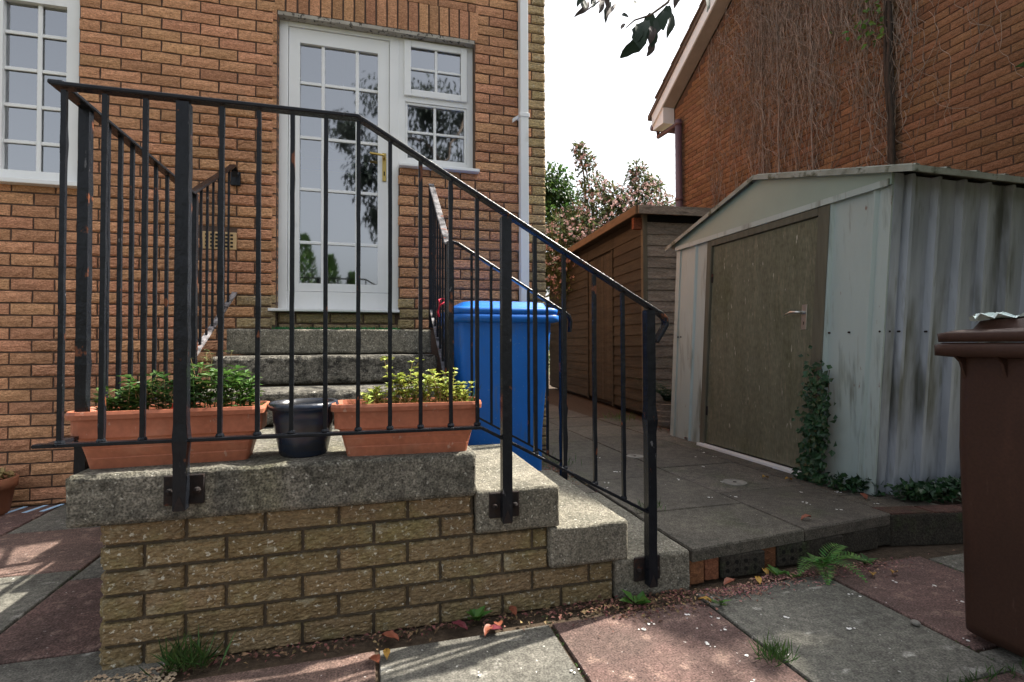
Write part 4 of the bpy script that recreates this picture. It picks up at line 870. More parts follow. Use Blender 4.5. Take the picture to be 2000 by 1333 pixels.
cp = thing('clay_pot', (-2.09, 3.66, 0), 'brown clay pot of dried leaves by the house wall at the left edge', 'pot')
MB().lathe((-2.09, 3.66, 0), [(.001, .002), (.085, .002), (.095, .02), (.115, .15), (.128, .155), (.130, .21), (.118, .212), (.112, .17)], 28).build('body', 'clay', cp, smooth=True)
MB().lathe((-2.09, 3.66, 0), [(.001, .175), (.112, .172)], 20).build('soil', 'soil', cp)
dl = MB()
for k in range(60): dl.leaf((-2.09 + rng.gauss(0, .05), 3.66 + rng.gauss(0, .05), .18 + rng.random() * .05), rv() + Vector((0, 0, .5)), rv(), rng.uniform(.04, .08), rng.uniform(.02, .035))
tag(dl.build('dried_leaves', 'straw'), 'withered brown leaves in the clay pot by the house wall', 'dead plant')
matm = MB()
for k in range(1500):
    p = (rng.uniform(-.56, .19), rng.uniform(3.42, 3.80), 1.060); matm.leaf(p, Vector((rng.gauss(0, .3), rng.gauss(0, .3), 1)), rv(), rng.uniform(.016, .024), .006)
dmat = thing('door_mat', (-.18, 3.6, 1.06), 'green plastic turf mat on the top step below the door', 'mat')
MB().box((-.565, 3.41, 1.0605), (.195, 3.805, 1.0665)).build('backing', 'turf', dmat)
tag(matm.build('bristles', 'turf', dmat), kind='stuff')

# ---- plants in the troughs
def herb(base, h, n, L, wd, leaf='herb', spread=.25, label='', cat='plant', group=None, stem='herb', name='herb_plant'):
    root = thing(name, tuple(base), label, cat, group); lf = MB(); sm_ = MB(); base = Vector(base)
    for k in range(n):
        a = rng.uniform(0, 6.28); lean = rng.uniform(.1, 1) * spread; hh = h * rng.uniform(.55, 1.05); pts = []
        b0 = base + Vector((rng.gauss(0, .022), rng.gauss(0, .018), 0)); cur = Vector((math.cos(a) * lean, math.sin(a) * lean, 1)).normalized()
        p = b0.copy(); ns = 7
        for i in range(ns): pts.append(p.copy()); p = p + cur * hh / ns; cur = (cur + rv(.12) + Vector((math.cos(a), math.sin(a), 0)) * .03).normalized()
        sm_.tube(pts, [.0022 * (1.2 - .12 * i) for i in range(ns)], 4, False)
        for i in range(1, ns):
            for s in range(2 if i < 3 else 3 if i < ns - 1 else 5):
                t = rng.uniform(0, 6.28); d = Vector((math.cos(t), math.sin(t), rng.uniform(-.1, .7))); lf.leaf(pts[i], d, Vector((0, 0, 1)) + rv(.4), L * rng.uniform(.6, 1.15), wd * rng.uniform(.7, 1.1))
    lf.build('leaves', leaf, root); sm_.build('stems', stem, root); return root
hz = .72
hl = [(-.79, .10, 9, 'low dark herb at the left end of the left trough'), (-.70, .155, 10, 'twiggy herb second from the left end of the left trough'), (-.62, .13, 9, 'bushy herb in the left trough, left of the front post'),
      (-.555, .185, 10, 'tall upright mint just left of the front railing post'), (-.48, .17, 10, 'leafy herb just right of the front railing post'), (-.40, .145, 8, 'pale parsley like herb at the right end of the left trough')]
for i, (x, h, n, lab) in enumerate(hl):
    herb((x, 1.953 + (x + .58) * .035, hz), h * 1.05 + .02, n + 5, .038, .016, ['herb', 'herb', 'dkgreen', 'herb', 'green', 'green'][i], .35, lab, 'herb', 'herbs in the left trough', 'straw' if i in (1, 2) else 'herb')
fl = MB()
for p in ((-.60, 1.90, .765), (-.565, 1.90, .768)):
    for k in range(8): fl.leaf(p, rv() + Vector((0, -.5, 0)), rv(), .014, .012)
tag(fl.build('red_blossom', 'redflower'), 'two small red blossoms among the herbs in the left trough', 'flower')
for i, (x, h, n, lab) in enumerate([(.02, .075, 8, 'short yellow seedlings at the left end of the right trough'), (.10, .175, 8, 'tallest lime green parsley in the right trough'), (.19, .12, 12, 'dense yellow green seedlings in the middle of the right trough'), (.265, .135, 11, 'lime green leafy clump right of centre in the right trough'), (.33, .085, 9, 'small yellow green seedlings at the right end of the right trough')]):
    herb((x, 1.902 - (x - .13) * .06, hz), h * 1.2 + .02, n + 6, .023, .019, 'lime', .45, lab, 'seedlings', 'seedlings in the right trough', 'straw', 'seedling_clump')
gr = MB()
for k in range(230):
    x = rng.uniform(-.03, .36) ** 1; b_ = Vector((x, 1.902 - (x - .13) * .06 + rng.gauss(0, .03), hz)); d = Vector((rng.gauss(0, .5), rng.gauss(0, .4), 1)); gr.leaf(b_, d, rv(), rng.uniform(.03, .09), .0025, 0)
tag(gr.build('dry_grass', 'straw'), 'dry straw coloured stalks in the right trough', 'grass', None, 'stuff')
gr = MB()
for k in range(26):
    b_ = Vector((.335 + rng.gauss(0, .022), 1.90, hz)); d = Vector((rng.gauss(.1, .22), rng.gauss(0, .2), 1)); gr.leaf(b_, d, rv(), rng.uniform(.06, .125), .003, 0)
tag(gr.build('grass_tuft', 'herb'), 'thin green grass blades at the right end of the right trough', 'grass')
herb((-.235, 1.95, .725), .03, 5, .018, .008, 'green', .8, 'tiny green weed inside the dark glazed pot', 'weed', name='small_weed')
herb((-.80, 2.98, .60), .40, 14, .018, .010, 'olive', .22, 'yellow green shrubby plant behind the left trough beside the steps', 'plant', stem='straw', name='shrubby_plant')

# ================================================================== FOLIAGE AROUND
def blob_leaves(mb, c, rad, n, L, wd, shell=.55, droop=0.0):
    c = Vector(c); rad = Vector(rad)
    for k in range(n):
        d = rv(); r = shell + (1 - shell) * rng.random(); p = c + Vector((d.x * rad.x, d.y * rad.y, d.z * rad.z)) * r
        dr = (d * .7 + rv(.8) + Vector((0, 0, -droop))); mb.leaf(p, dr, Vector((0, 0, 1)) + d * .6 + rv(.5), L * rng.uniform(.6, 1.2), wd * rng.uniform(.7, 1.2))
# ivy on the metal shed
iv = thing('ivy', (2.56, 2.45, .15), 'dark green ivy climbing beside the plywood door of the metal shed', 'ivy')
il = MB(); ist = MB()
for k in range(7):
    pts = []; y = 2.535 + rng.uniform(-.05, .03); z = .15; zt = rng.uniform(.55, .98)
    while z < zt: pts.append((2.575 - rng.uniform(0, .02), y, z)); z += .06; y += rng.gauss(-.005, .006)
    if len(pts) > 2: ist.tube(pts, .003, 4, False)
    for p in pts:
        for s in range(9): q = Vector(p) + Vector((-rng.uniform(.0, .06), rng.gauss(0, .035), rng.gauss(0, .03))); il.leaf(q, Vector((-.4, rng.gauss(0, .6), rng.gauss(-.5, .5))), Vector((-1, -.5, .4)) + rv(.5), rng.uniform(.025, .05), rng.uniform(.02, .042))
il.build('leaves', 'ivy', iv); ist.build('stems', 'bark', iv)
ig = MB()
for k in range(950):
    t = rng.random(); x = 2.50 + t * .9; y = 2.36 - .34 * min(1, t * 3) + rng.gauss(0, .035); 
    if x > 2.66: y = 2.06 + rng.gauss(0, .035)
    ig.leaf((x, y, .15 + rng.random() * .07), rv() + Vector((0, 0, .3)), Vector((0, 0, 1)) + rv(.6), rng.uniform(.025, .05), rng.uniform(.02, .04))
tag(ig.build('ground_ivy', 'ivy'), 'low dark ivy spreading along the foot of the metal shed', 'ivy', None, 'stuff')
# fern
fn = thing('fern', (1.855, 1.795, 0), 'bright green fern growing from the joint below the path edge', 'fern')
for (ang, L, el) in ((-85, .22, .55), (-12, .25, .60), (-168, .20, .60), (20, .20, .9), (-125, .17, .45), (-48, .21, .8), (-150, .16, 1.1)):
    m_ = MB(); a = R(ang); p = Vector((1.855, 1.79, .015)); d = Vector((math.cos(a), math.sin(a) * .75 - .1, el * 1.6)).normalized(); n = 17; pts = []
    for k in range(n): pts.append(p.copy()); p = p + d * L / n; d = (d + Vector((0, 0, -.105))).normalized()
    m_.tube(pts, .0016, 3, False)
    for k in range(2, n):
        sdv = d.cross(Vector((0, 0, 1))).normalized() if True else 0
        dd = (pts[k] - pts[k - 1]).normalized(); sdv = dd.cross(Vector((0, 0, 1))).normalized(); w = .050 * math.sin(math.pi * (k / n) ** .8) * (1.15 - k / n * .6) + .004
        for s in (1, -1): m_.leaf(pts[k], sdv * s + dd * .45, dd.cross(sdv) * 1.0 + Vector((0, 0, .2)) + rv(.35), w, .0085, .1)
    m_.build('frond', 'fern', fn)
# weeds along the joints
def weed(base, n, L, lab, mt='green', wd=.5, el=.7, name='weed'):
    m_ = MB(); base = Vector(base)
    for k in range(n):
        a = rng.uniform(0, 6.28); m_.leaf(base + Vector((rng.gauss(0, .008), rng.gauss(0, .006), 0)), Vector((math.cos(a), math.sin(a), el * rng.uniform(.5, 1.6))), Vector((0, 0, 1)), L * rng.uniform(.6, 1.1), L * wd * rng.uniform(.7, 1.1))
    o = m_.build(name, mt); return tag(o, lab, 'weed')
weed((.355, 1.795, 0.005), 9, .075, 'broad leaved green weed at the foot of the yellow brick wall', 'green')
weed((.955, 1.745, 0.005), 7, .06, 'two round green leaves beside the foot of the end railing post', 'green', .8)
weed((1.245, 1.66, 0.003), 7, .05, 'small green weed in the joint right of the end post', 'green', .4)
weed((1.64, 1.80, .0), 8, .06, 'green weed left of the fern under the path edge', 'green', .6)
weed((1.69, 1.775, .0), 6, .05, 'small leafy weed between the fern and the orange brick', 'green', .6)
weed((2.10, 1.80, .0), 8, .06, 'dark weed right of the fern below the path edge', 'dkgreen', .5)
def tuft(base, n, L, lab, mt='herb', sx=.03, sy=.02):
    m_ = MB(); base = Vector(base)
    for k in range(n): m_.leaf(base + Vector((rng.gauss(0, sx), rng.gauss(0, sy), 0)), Vector((rng.gauss(0, .6), rng.gauss(0, .6), 1)), rv(), L * rng.uniform(.5, 1.1), .0035, 0)
    return tag(m_.build('grass_tuft', mt), lab, 'grass', None, 'stuff')
tuft((1.195, 1.335, 0), 110, .06, 'small grass tuft in the joint between red and grey slabs')
tuft((-.52, 1.76, 0), 90, .12, 'dark grass clump at the left foot of the yellow wall', 'dkgreen', .03, .015)
tuft((1.33, 2.30, .145), 70, .06, 'grass tuft on the path just behind the railing', 'herb', .04, .03)
tuft((1.22, 3.35, .145), 60, .07, 'weedy grass at the foot of the blue bin', 'herb', .06, .08)
tuft((1.62, 1.075, 0), 60, .05, 'mossy grass in the joint at the bottom right', 'dkgreen', .10, .012)
tuft((2.62, 5.1, .145), 70, .10, 'green weeds at the corner of the wooden shed', 'green', .10, .10)
# litter
lt = MB()
def flake(mb, x, y, z, s): mb.leaf((x, y, z + .002 + rng.random() * .006), Vector((rng.gauss(0, 1), rng.gauss(0, 1), rng.gauss(0, .25))), Vector((0, 0, 1)) + rv(.5), s, s * rng.uniform(.4, .7), .2)
for k in range(620):
    t = rng.random(); x = -.6 + 1.8 * t; y = 1.80 - abs(rng.gauss(0, .03)); flake(lt, x, y, 0, rng.uniform(.006, .022))
for k in range(520): flake(lt, rng.gauss(.98, .16), 1.73 + rng.gauss(0, .045), 0, rng.uniform(.006, .022))
for k in range(260): flake(lt, 2.74 + rng.gauss(0, .05), 4.1 + rng.gauss(0, .35), .145, rng.uniform(.012, .03))
for k in range(150): flake(lt, 1.17 + rng.gauss(0, .04), 3.2 + rng.gauss(0, .2), .145, rng.uniform(.012, .03))
tag(lt.build('leaf_litter', 'litter'), 'brown leaf litter gathered along the walls and joints', 'leaf litter', None, 'stuff')
pt = MB()
for k in range(1250):
    x = rng.choice((rng.gauss(1.38, .09), rng.gauss(1.62, .12), rng.gauss(2.0, .15))); y = 1.80 - abs(rng.gauss(0, .045)) - (.03 if x < 1.5 else 0); flake(pt, x, y, 0, rng.uniform(.006, .017))
tag(pt.build('petal_litter', 'petal'), 'pink brown shed petals strewn below the path edge', 'petals', None, 'stuff')
leafs = [(.005, 1.66, 0, .055, 'orangeleaf', 'orange fallen leaf against the base of the yellow wall', 0), (.055, 1.64, 0, .04, 'yellowleaf', 'yellow fallen leaf on the grey slab by the yellow wall', 0), (.095, 1.735, 0, .06, 'orangeleaf', 'large orange leaf where red and grey slab meet the yellow wall', 0),
         (.32, 1.735, 0, .06, 'redleaf', 'dark red leaf left of the weed at the wall', 0), (.375, 1.71, 0, .06, 'redleaf', 'dark red leaf under the weed at the wall', 0), (.43, 1.755, 0, .055, 'orangeleaf', 'orange leaf right of the weed at the wall', 0), (.50, 1.775, 0, .05, 'orangeleaf', 'curled orange leaf near the second step end', 0),
         (.37, 1.685, 0, .05, 'orangeleaf', 'crumpled orange seed head below the wall weed', 0), (1.36, 1.78, .0, .055, 'orangeleaf', 'bright orange leaf leaning on the orange bricks', 0), (1.19, 1.705, 0, .05, 'yellowleaf', 'pale yellow leaf right of the end post', 0), (1.50, 1.745, 0, .045, 'yellowleaf', 'yellow leaf among pink petals left of the fern', 0), (1.585, 1.80, 0, .045, 'yellowleaf', 'yellow leaf below the perforated brick', 0),
         (2.02, 1.70, 0, .05, 'yellowleaf', 'yellow leaf right of the fern on the red slab', 0), (2.12, 1.68, 0, .045, 'yellowleaf', 'yellow leaf farthest right on the red slab', 0), (1.92, 1.965, .145, .055, 'orangeleaf', 'curled brown leaf on the path slab above the fern', 0), (2.33, 2.63, .145, .05, 'yellowleaf', 'yellow leaf at the shed threshold, left one', 0), (2.43, 2.55, .145, .05, 'yellowleaf', 'orange yellow leaf at the shed threshold, right one', 0),
         (2.70, 4.05, .145, .06, 'yellowleaf', 'yellow leaf at the left corner of the metal shed', 0), (2.62, 3.92, .145, .06, 'orangeleaf', 'amber leaf by the left post of the shed door', 0), (1.10, 2.33, .145, .045, 'yellowleaf', 'yellow leaf on the path beside the lower steps', 0), (.42, 2.52, .445, .045, 'orangeleaf', 'brown leaf on the second step beside the trough', 0), (2.50, 2.13, .145, .06, 'orangeleaf', 'amber leaf at the ivy by the shed corner', 0)]
for (x, y, z, s, mt, lab, _) in leafs:
    m_ = MB(); a = rng.uniform(0, 6.28); d = Vector((math.cos(a), math.sin(a), .12)); sdv = d.cross(Vector((0, 0, 1))).normalized(); p = Vector((x, y, z + .004)); n = 6; L_, R_, C_ = [], [], []
    for k in range(n + 1):
        t = k / n; w = s * .28 * math.sin(math.pi * min(1, t * .96 + .04)) ** .8; c = p + d * s * t + Vector((0, 0, .010 * math.sin(t * 3.0))); C_.append(c); L_.append(c + sdv * w + Vector((0, 0, .006 * rng.random() + .004))); R_.append(c - sdv * w + Vector((0, 0, .006 * rng.random() + .004)))
    m_.add(L_ + C_ + R_, [(k, k + 1, n + 2 + k, n + 1 + k) for k in range(n)] + [(n + 1 + k, n + 2 + k, 2 * n + 3 + k, 2 * n + 2 + k) for k in range(n)])
    tag(m_.build('fallen_leaf', mt, smooth=True), lab, 'leaf', 'fallen leaves on the paving')
# moss in the joints, pale droppings on the slabs
ms_ = MB()
for k in range(1500):
    if rng.random() < .75: x = rng.choice((.027, .606, 1.213, 1.833, 2.41, -1.19, -.58)) + rng.gauss(0, .004); y = rng.uniform(.95, 1.78) if x > -.3 else rng.uniform(1.9, 3.7)
    else: x = rng.uniform(1.24, 1.83); y = 1.10 + rng.gauss(0, .006)
    if mnoise.noise(Vector((x * 3, y * 5, 0))) < -.05: continue
    ms_.leaf((x, y, -.012 + rng.random() * .010), Vector((rng.gauss(0, 1), rng.gauss(0, 1), .8)), rv(), rng.uniform(.004, .011), .004)
tag(ms_.build('joint_moss', 'dkgreen'), 'thin moss growing in the joints of the lower paving', 'moss', None, 'stuff')
dr_ = MB()
for k in range(46):
    if k < 24: x, y, z = rng.uniform(.1, 2.2), rng.uniform(1.12, 1.68), .003
    else: x, y, z = rng.uniform(1.3, 2.5), rng.uniform(1.95, 3.6), .1495
    for j in range(rng.randint(1, 4)):
        cx, cy = x + rng.gauss(0, .010), y + rng.gauss(0, .010); r = rng.uniform(.002, .0075); n = 7
        dr_.add([(cx + r * rng.uniform(.6, 1.4) * math.cos(6.283 * i / n), cy + r * rng.uniform(.6, 1.4) * math.sin(6.283 * i / n), z) for i in range(n)], [tuple(range(n))])
tag(dr_.build('bird_droppings', 'opal'), 'white bird droppings spattered on the paving and path', 'droppings', None, 'stuff')
# gravel, white pebble, painted sunlight stripes, covers
gv = MB()
for k in range(420):
    x, y = rng.uniform(-.78, -.54), rng.uniform(1.62, 1.79); r = rng.uniform(.004, .008); vs = [Vector((x, y, .004)) + Vector((sx * r * rng.uniform(.7, 1.2), sy * r * rng.uniform(.7, 1.2), sz * r * .7)) for sx, sy, sz in ((1, 0, 0), (-1, 0, 0), (0, 1, 0), (0, -1, 0), (0, 0, 1), (0, 0, -1))]
    gv.add(vs, [(0, 2, 4), (2, 1, 4), (1, 3, 4), (3, 0, 4), (2, 0, 5), (1, 2, 5), (3, 1, 5), (0, 3, 5)])
tag(gv.build('gravel', 'gravel'), 'buff gravel patch at the left foot of the yellow wall', 'gravel', None, 'stuff')
pe = MB().lathe((1.80, 1.36, .008), [(.001, -.008), (.012, -.005), (.015, 0), (.011, .006), (.001, .008)], 12).build('pebble', 'cover', smooth=True); tag(pe, 'smooth pale pebble in the joint of the red slab', 'pebble')
for k, (xa, lab) in enumerate(((-2.03, 'blue chalk stripe nearest the clay pot'), (-1.93, 'middle one of the three blue chalk stripes by the house wall'), (-1.845, 'blue chalk stripe nearest the landing'))):  # sunlit stripes between the bar shadows, put on as flat blue colour
    m_ = MB(); m_.prism([(xa, 3.66, .0025), (xa + .026, 3.655, .0025), (xa + .065, 3.79, .0025), (xa + .040, 3.793, .0025)], (0, 0, .0015)); tag(m_.build('sunlit_stripe', 'sunstripe'), lab, 'chalk mark', 'blue chalk stripes on the patio')
for (x, y, r, lab) in ((2.08, 2.615, .068, 'round drain cover on the path in front of the shed door'), (1.872, 3.425, .062, 'round drain cover farther back on the path behind the railing')):
    dc = thing('drain_cover', (x, y, .145), lab, 'drain cover', 'round drain covers on the path')
    MB().lathe((x, y, .145), [(.001, .0045), (r * .2, .0045), (r * .22, .0035), (r * .84, .0035), (r * .86, .0045), (r, .0045), (r * 1.01, .0)], 32).build('plate', 'cover', dc)
    MB().lathe((x, y, .145), [(.001, .0062), (.010, .0062), (.011, .004)], 12).build('screw', 'rust', dc)
# stone pot with fern behind the shed corner
sp2 = thing('stone_pot', (2.90, 4.62, .145), 'mossy basket textured stone pot beyond the left corner of the metal shed', 'pot')
MB().lathe((2.90, 4.62, .145), [(.001, .0), (.14, .0), (.155, .02), (.165, .06), (.160, .07), (.172, .11), (.166, .12), (.178, .16), (.172, .17), (.184, .215), (.19, .23), (.165, .235), (.15, .20)], 30).build('body', 'wood_grey', sp2)
MB().lathe((2.90, 4.62, .145), [(.001, .215), (.152, .205)], 20).build('moss', 'earth', sp2)
pf = MB()
for k in range(60):
    a = rng.uniform(0, 6.28); p = Vector((2.92, 4.64, .36)); d = Vector((math.cos(a) * .8, math.sin(a) * .8, 1.3)).normalized(); L = rng.uniform(.25, .5); n = 9
    for i in range(n):
        p = p + d * L / n; d = (d + Vector((0, 0, -.14))).normalized(); s = d.cross(Vector((0, 0, 1))).normalized()
        for q in (1, -1): pf.leaf(p, s * q + d * .4, Vector((0, 0, 1)), .055 * (1.1 - i / n), .018)
tag(pf.build('potted_fern', 'ivy'), 'dark green fern fronds in the stone pot beside the wooden shed', 'fern')

# ---- shrubs and trees
def limb(mb, p0, p1, r0, r1, n=8, wob=.08):
    p0, p1 = Vector(p0), Vector(p1); pts = []
    for k in range(n + 1):
        t = k / n; pts.append(p0.lerp(p1, t) + (rv(wob) * math.sin(math.pi * t) if 0 < k < n else Vector((0, 0, 0))))
    mb.tube(pts, [r0 + (r1 - r0) * k / n for k in range(n + 1)], 7); return pts
rh = thing('flowering_shrub', (4.6, 8.9, .1), 'big pink flowering rhododendron behind the wooden shed', 'shrub')
tk = MB(); cr_ = MB(); fw = MB()
cl = [(3.35, 8.6, 2.75, .5), (3.7, 8.8, 3.0, .6), (4.15, 8.9, 3.3, .6), (4.65, 9.0, 3.45, .6), (5.1, 9.0, 3.6, .55), (5.6, 8.9, 3.45, .5), (6.0, 8.8, 3.35, .4), (4.05, 9.0, 3.95, .3), (3.95, 9.05, 4.4, .2), (3.85, 9.05, 4.65, .13), (5.05, 9.0, 4.1, .28), (5.0, 9.0, 4.35, .18), (5.35, 9.0, 4.05, .2), (3.3, 8.5, 2.2, .5), (4.0, 8.6, 2.5, .6), (4.9, 8.7, 2.8, .6), (5.7, 8.7, 2.8, .5), (4.4, 8.8, 3.75, .25)]
for (x, y, z, r) in cl:
    limb(tk, (4.5 + (x - 4.5) * .25, 8.95, .1), (x, y, z), .05, .012)
    k_ = int(620 * (r / .5) ** 2) + 70
    blob_leaves(cr_, (x, y, z), (r * 1.12, r, r * .9), k_, .11, .05, .25)
    for k in range(int(95 * (r / .5) ** 2) + 12):
        d = rv(); d.y = -abs(d.y) if rng.random() < .7 else d.y; c = Vector((x, y, z)) + Vector((d.x * r, d.y * r, d.z * r * .8)) * rng.uniform(.8, 1.08)
        for j in range(5): fw.leaf(c + rv(.018), rv() + d * .6, d + rv(.4), rng.uniform(.03, .05), rng.uniform(.025, .038))
tk.build('trunk', 'bark', rh); cr_.build('crown', 'olive', rh); fw.build('blossom', 'pink', rh)
gb = thing('green_shrub', (3.2, 10.2, .1), 'dense green shrub behind the house corner, left of the pink blossom', 'shrub')
tk = MB(); cr_ = MB()
for (x, y, z, r) in [(3.05, 10.2, 4.1, .7), (3.6, 10.3, 4.3, .6), (3.9, 10.2, 3.9, .5), (3.2, 10.0, 3.4, .6), (2.6, 10.2, 4.2, .7), (3.3, 10.2, 2.6, .8), (2.6, 10, 3.0, .8), (4.2, 10.3, 3.3, .6)]:
    limb(tk, (3.2, 10.3, .1), (x, y, z), .07, .015); blob_leaves(cr_, (x, y, z), (r, r, r * .8), int(1300 * (r / .6) ** 2), .11, .07, .25)
tk.build('trunk', 'bark', gb); cr_.build('crown', 'dkgreen', gb)
# gum tree above and behind the camera: droops into the top of the view, reflected in the door, dapples the light
gt_ = thing('gum_tree', (2.9, -1.6, 0), 'gum tree branch with drooping curled leaves hanging into the top of the view', 'tree')
tk = MB(); cr_ = MB()
limb(tk, (2.9, -1.6, -.03), (2.6, -1.2, 2.6), .15, .10, 10, .05)
tips = [((2.6, -1.2, 2.6), (1.0, -1.9, 4.8), .07), ((2.6, -1.2, 2.6), (1.4, .1, 4.4), .06), ((2.6, -1.2, 2.6), (3.9, 1.2, 4.0), .07), ((2.6, -1.2, 2.6), (2.3, -2.3, 4.8), .06), ((1.4, .1, 4.4), (.75, 1.0, 2.95), .022), ((1.0, -1.9, 4.8), (.2, -1.9, 4.8), .03), ((3.9, 1.2, 4.0), (4.2, 2.0, 4.1), .03), ((3.9, 1.2, 4.0), (3.4, 1.3, 4.6), .03)]
for a, b_, r in tips: limb(tk, a, b_, r, r * .4, 8, .06)
for (x, y, z, rx, rz, n) in [(-.1, -1.9, 4.1, .38, .5, 420), (-.35, -1.9, 4.9, .4, .4, 420), (.35, -1.9, 4.5, .5, .7, 750), (.1, -2.0, 3.4, .22, .5, 200), (.75, -2.0, 3.9, .5, .8, 700), (1.3, -2.1, 4.4, .6, 1.0, 900), (1.1, -1.9, 5.4, .8, .6, 800), (.3, -1.9, 5.6, .6, .4, 450), (2.2, -2.3, 4.6, .8, .7, 500), (1.75, -1.9, 5.4, .6, .6, 400),
                             (3.75, 1.15, 4.05, .45, .32, 210), (4.2, 1.9, 4.0, .4, .30, 150), (3.45, 1.35, 4.6, .45, .3, 170), (4.15, 1.25, 4.2, .4, .3, 190), (3.1, .9, 4.3, .4, .3, 160)]:
    blob_leaves(cr_, (x, y, z), (rx, rx, rz), n, .15 if y < 0 else .11, .048 if y < 0 else .036, .1, 1.6)
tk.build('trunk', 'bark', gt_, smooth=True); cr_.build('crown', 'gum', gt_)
# the twig hangs in a plane of its own: TO its anchor, TA along it, TB down, TC towards the house (millimetres)
TO, TA, TB, TC = Vector((0.5781, 1.0181, 1.7238)), Vector((0.9639, -0.2661, -0.0036)), Vector((0.0017, 0.0198, -0.9998)), Vector((0.2661, 0.9637, 0.0196))
def tw_pt(a, b, c=0): return TO + (TA * a + TB * b + TC * c) * .001
twg = MB(); twp = [tw_pt(*q) for q in ((156, -382, 200), (120, -129, 70), (68, -7, 20), (23, 34, 0), (-14, 51, -10), (-36, 74, -20))]
twg.tube(twp, [.005, .004, .003, .0024, .0018, .0012], 5); twg.tube([tw_pt(120, -129, 70), tw_pt(12, -80, 50), tw_pt(-74, -25, 30), tw_pt(-122, 16, 20)], [.004, .003, .002, .0012], 5)
twg.tube([tips[4][1], tw_pt(156, -382, 200)], .006, 5)
twig = twg.build('twig', 'bark', gt_)
def gumleaf(a0, b0, a1, b1, w, c, mt, curl=.3):
    """one hanging leaf from its stalk (a0,b0) to its tip (a1,b1), w wide (mm in the twig plane), c out of it"""
    a, b_ = tw_pt(a0, b0, c), tw_pt(a1, b1, c - 20); n = 7; ax = (b_ - a); L = ax.length; sdv = ax.cross(TC).normalized(); sdv = (sdv * math.cos(curl) + TC * math.sin(curl)).normalized(); nr = ax.cross(sdv).normalized(); wm_ = w * .001
    Lp, Cp, Rp = [], [], []
    for k in range(n + 1):
        t = k / n; ww = wm_ * .5 * math.sin(math.pi * (t * .92 + .06)) ** .75; q = a + ax * t + nr * (.10 * L * math.sin(t * 2.6 + a0)) + sdv * (.07 * L * math.sin(t * 4 + b0)); Cp.append(q); Lp.append(q + sdv * ww * rng.uniform(.75, 1.1) + nr * ww * .35); Rp.append(q - sdv * ww * rng.uniform(.75, 1.1) + nr * ww * .35)
    m_ = MB().add(Lp + Cp + Rp, [(k, k + 1, n + 2 + k, n + 1 + k) for k in range(n)] + [(n + 1 + k, n + 2 + k, 2 * n + 3 + k, 2 * n + 2 + k) for k in range(n)])
    return m_.build('leaf', mt, gt_, smooth=True)
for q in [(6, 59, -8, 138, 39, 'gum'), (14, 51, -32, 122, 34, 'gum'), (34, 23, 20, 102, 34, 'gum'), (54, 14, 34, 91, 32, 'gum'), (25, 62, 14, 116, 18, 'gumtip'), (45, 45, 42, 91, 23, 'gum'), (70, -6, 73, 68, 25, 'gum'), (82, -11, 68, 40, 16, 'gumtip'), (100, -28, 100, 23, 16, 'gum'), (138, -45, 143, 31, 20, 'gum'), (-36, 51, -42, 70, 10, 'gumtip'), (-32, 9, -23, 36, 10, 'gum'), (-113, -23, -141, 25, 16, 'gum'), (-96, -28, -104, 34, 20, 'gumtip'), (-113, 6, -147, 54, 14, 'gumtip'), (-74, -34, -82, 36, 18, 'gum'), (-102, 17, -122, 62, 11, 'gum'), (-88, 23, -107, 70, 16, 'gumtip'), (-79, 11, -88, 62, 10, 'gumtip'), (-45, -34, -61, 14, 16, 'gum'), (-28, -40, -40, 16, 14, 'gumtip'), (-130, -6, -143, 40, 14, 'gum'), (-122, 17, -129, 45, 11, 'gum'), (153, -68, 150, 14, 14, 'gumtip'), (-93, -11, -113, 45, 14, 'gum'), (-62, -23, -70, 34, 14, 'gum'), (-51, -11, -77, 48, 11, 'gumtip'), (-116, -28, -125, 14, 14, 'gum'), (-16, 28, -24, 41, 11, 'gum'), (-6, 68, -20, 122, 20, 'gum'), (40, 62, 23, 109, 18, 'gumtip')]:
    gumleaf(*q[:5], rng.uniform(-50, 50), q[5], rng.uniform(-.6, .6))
# conifers reflected low in the door glass
for i, (x, y, h, r) in enumerate(((-.75, -3.2, 2.7, .5), (-.32, -3.2, 2.35, .4), (-1.25, -3.3, 3.1, .6))):
    cn = thing('conifer_shrub', (x, y, -.02), ['green conifer shrub reflected at the lower left of the door glass', 'shorter green conifer reflected beside the middle of the door glass', 'tall green conifer standing left behind the viewer'][i], 'shrub', 'conifers behind the viewer')
    tk = MB(); tk.tube([(x, y, -.03), (x, y, h * .8)], [.04, .01], 6); tk.build('trunk', 'bark', cn); m_ = MB()
    for k in range(1100):
        t = rng.random() ** .7; zz_ = .05 + h * t; rr_ = r * (1 - t) ** .7 * rng.uniform(.4, 1.05); a = rng.uniform(0, 6.28); m_.leaf((x + rr_ * math.cos(a), y + rr_ * math.sin(a), zz_), Vector((math.cos(a), math.sin(a), 1.2)), Vector((math.cos(a), math.sin(a), .4)) + rv(.4), .12, .05)
    m_.build('crown', 'green', cn)

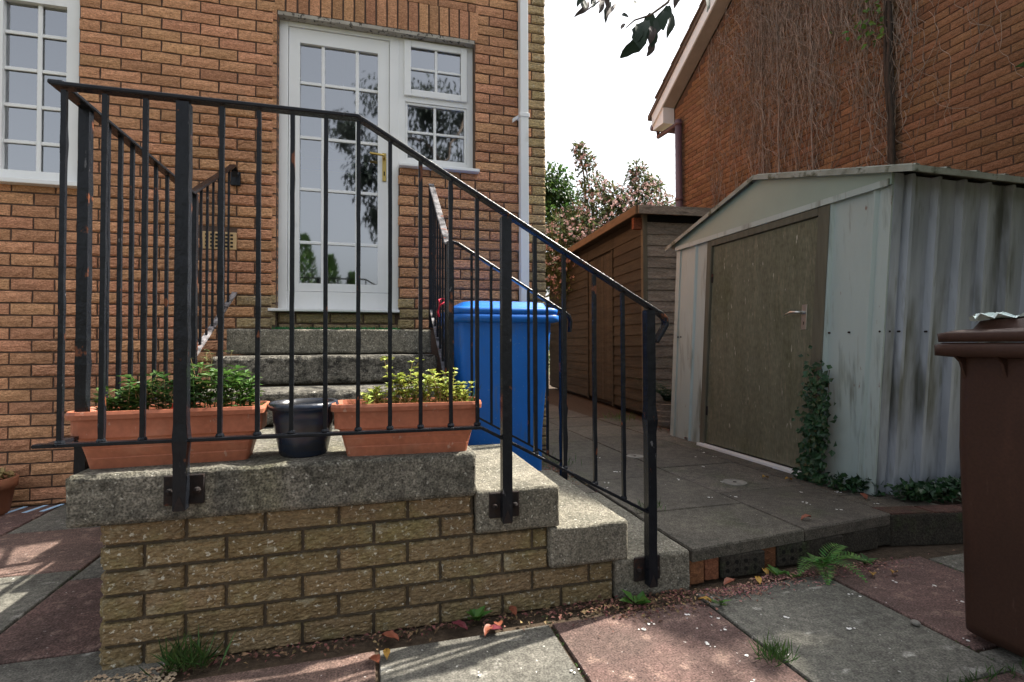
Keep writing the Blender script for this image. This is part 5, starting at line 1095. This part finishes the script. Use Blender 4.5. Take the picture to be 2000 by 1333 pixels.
# unseen evergreen added right of the viewer: keeps the light off the sheds, the bins and the right of the paving
ev = thing('added_shade_tree', (5.0, -.9, 0), 'dense evergreen tree standing right of the viewer, outside the picture', 'tree')
tk = MB(); cr_ = MB(); limb(tk, (5.0, -.9, -.03), (4.9, -.5, 3.0), .16, .08, 8, .05)
for (x, y, z, r, n) in [(4.2, 1.55, 2.75, .50, 700), (4.35, 1.1, 3.3, .6, 700), (3.9, 1.0, 2.6, .55, 650), (4.6, .4, 2.6, .9, 900), (4.4, -.6, 2.2, 1.0, 900), (5.2, .2, 4.0, 1.1, 900), (4.7, -1.4, 3.6, 1.2, 1000), (4.2, -2.0, 2.0, 1.1, 900), (5.6, -1.5, 5.0, 1.2, 800), (3.8, -2.8, 3.4, 1.2, 900), (3.9, -3.0, 1.4, 1.0, 700), (4.0, .3, 1.3, .55, 450), (3.95, 1.70, 2.75, .40, 520), (4.0, 1.62, 3.25, .45, 620), (3.6, 1.2, 2.3, .4, 420), (2.4, .0, 2.8, .6, 650), (2.9, .5, 3.0, .55, 600), (2.0, -.6, 3.0, .6, 600), (3.1, -.2, 2.2, .5, 500), (4.4, 1.6, 3.75, .36, 380), (3.5, .1, 3.3, .7, 700), (3.2, -.7, 2.6, .6, 600), (4.9, 1.3, 1.5, .6, 500), (3.0, -1.4, 3.6, .8, 700), (4.4, 1.0, 2.0, .5, 450)]:
    limb(tk, (4.93, -.6, 1.6), (x, y, z), .06, .015, 6, .08); blob_leaves(cr_, (x, y, z), (r, r, r), n, .16, .10, .2)
tk.build('trunk', 'bark', ev); cr_.build('crown', 'dkgreen', ev)

hg = thing('garden_hedge', (2.4, 12.0, 0), 'dark green hedge closing the far end of the alley between the houses', 'hedge')
cr_ = MB(); tk = MB()
for (x, z) in ((.9, .9), (1.7, 1.0), (2.5, .9), (3.3, 1.0), (1.3, 1.8), (2.1, 1.9), (2.9, 1.8), (3.7, 1.7), (4.2, .9)):
    tk.tube([(x, 12, -.03), (x, 12, z)], [.03, .012], 5); blob_leaves(cr_, (x, 12, z), (.6, .5, .65), 420, .12, .08, .3)
cr_.build('crown', 'dkgreen', hg); tag(tk.build('stems', 'bark', hg), kind='stuff')
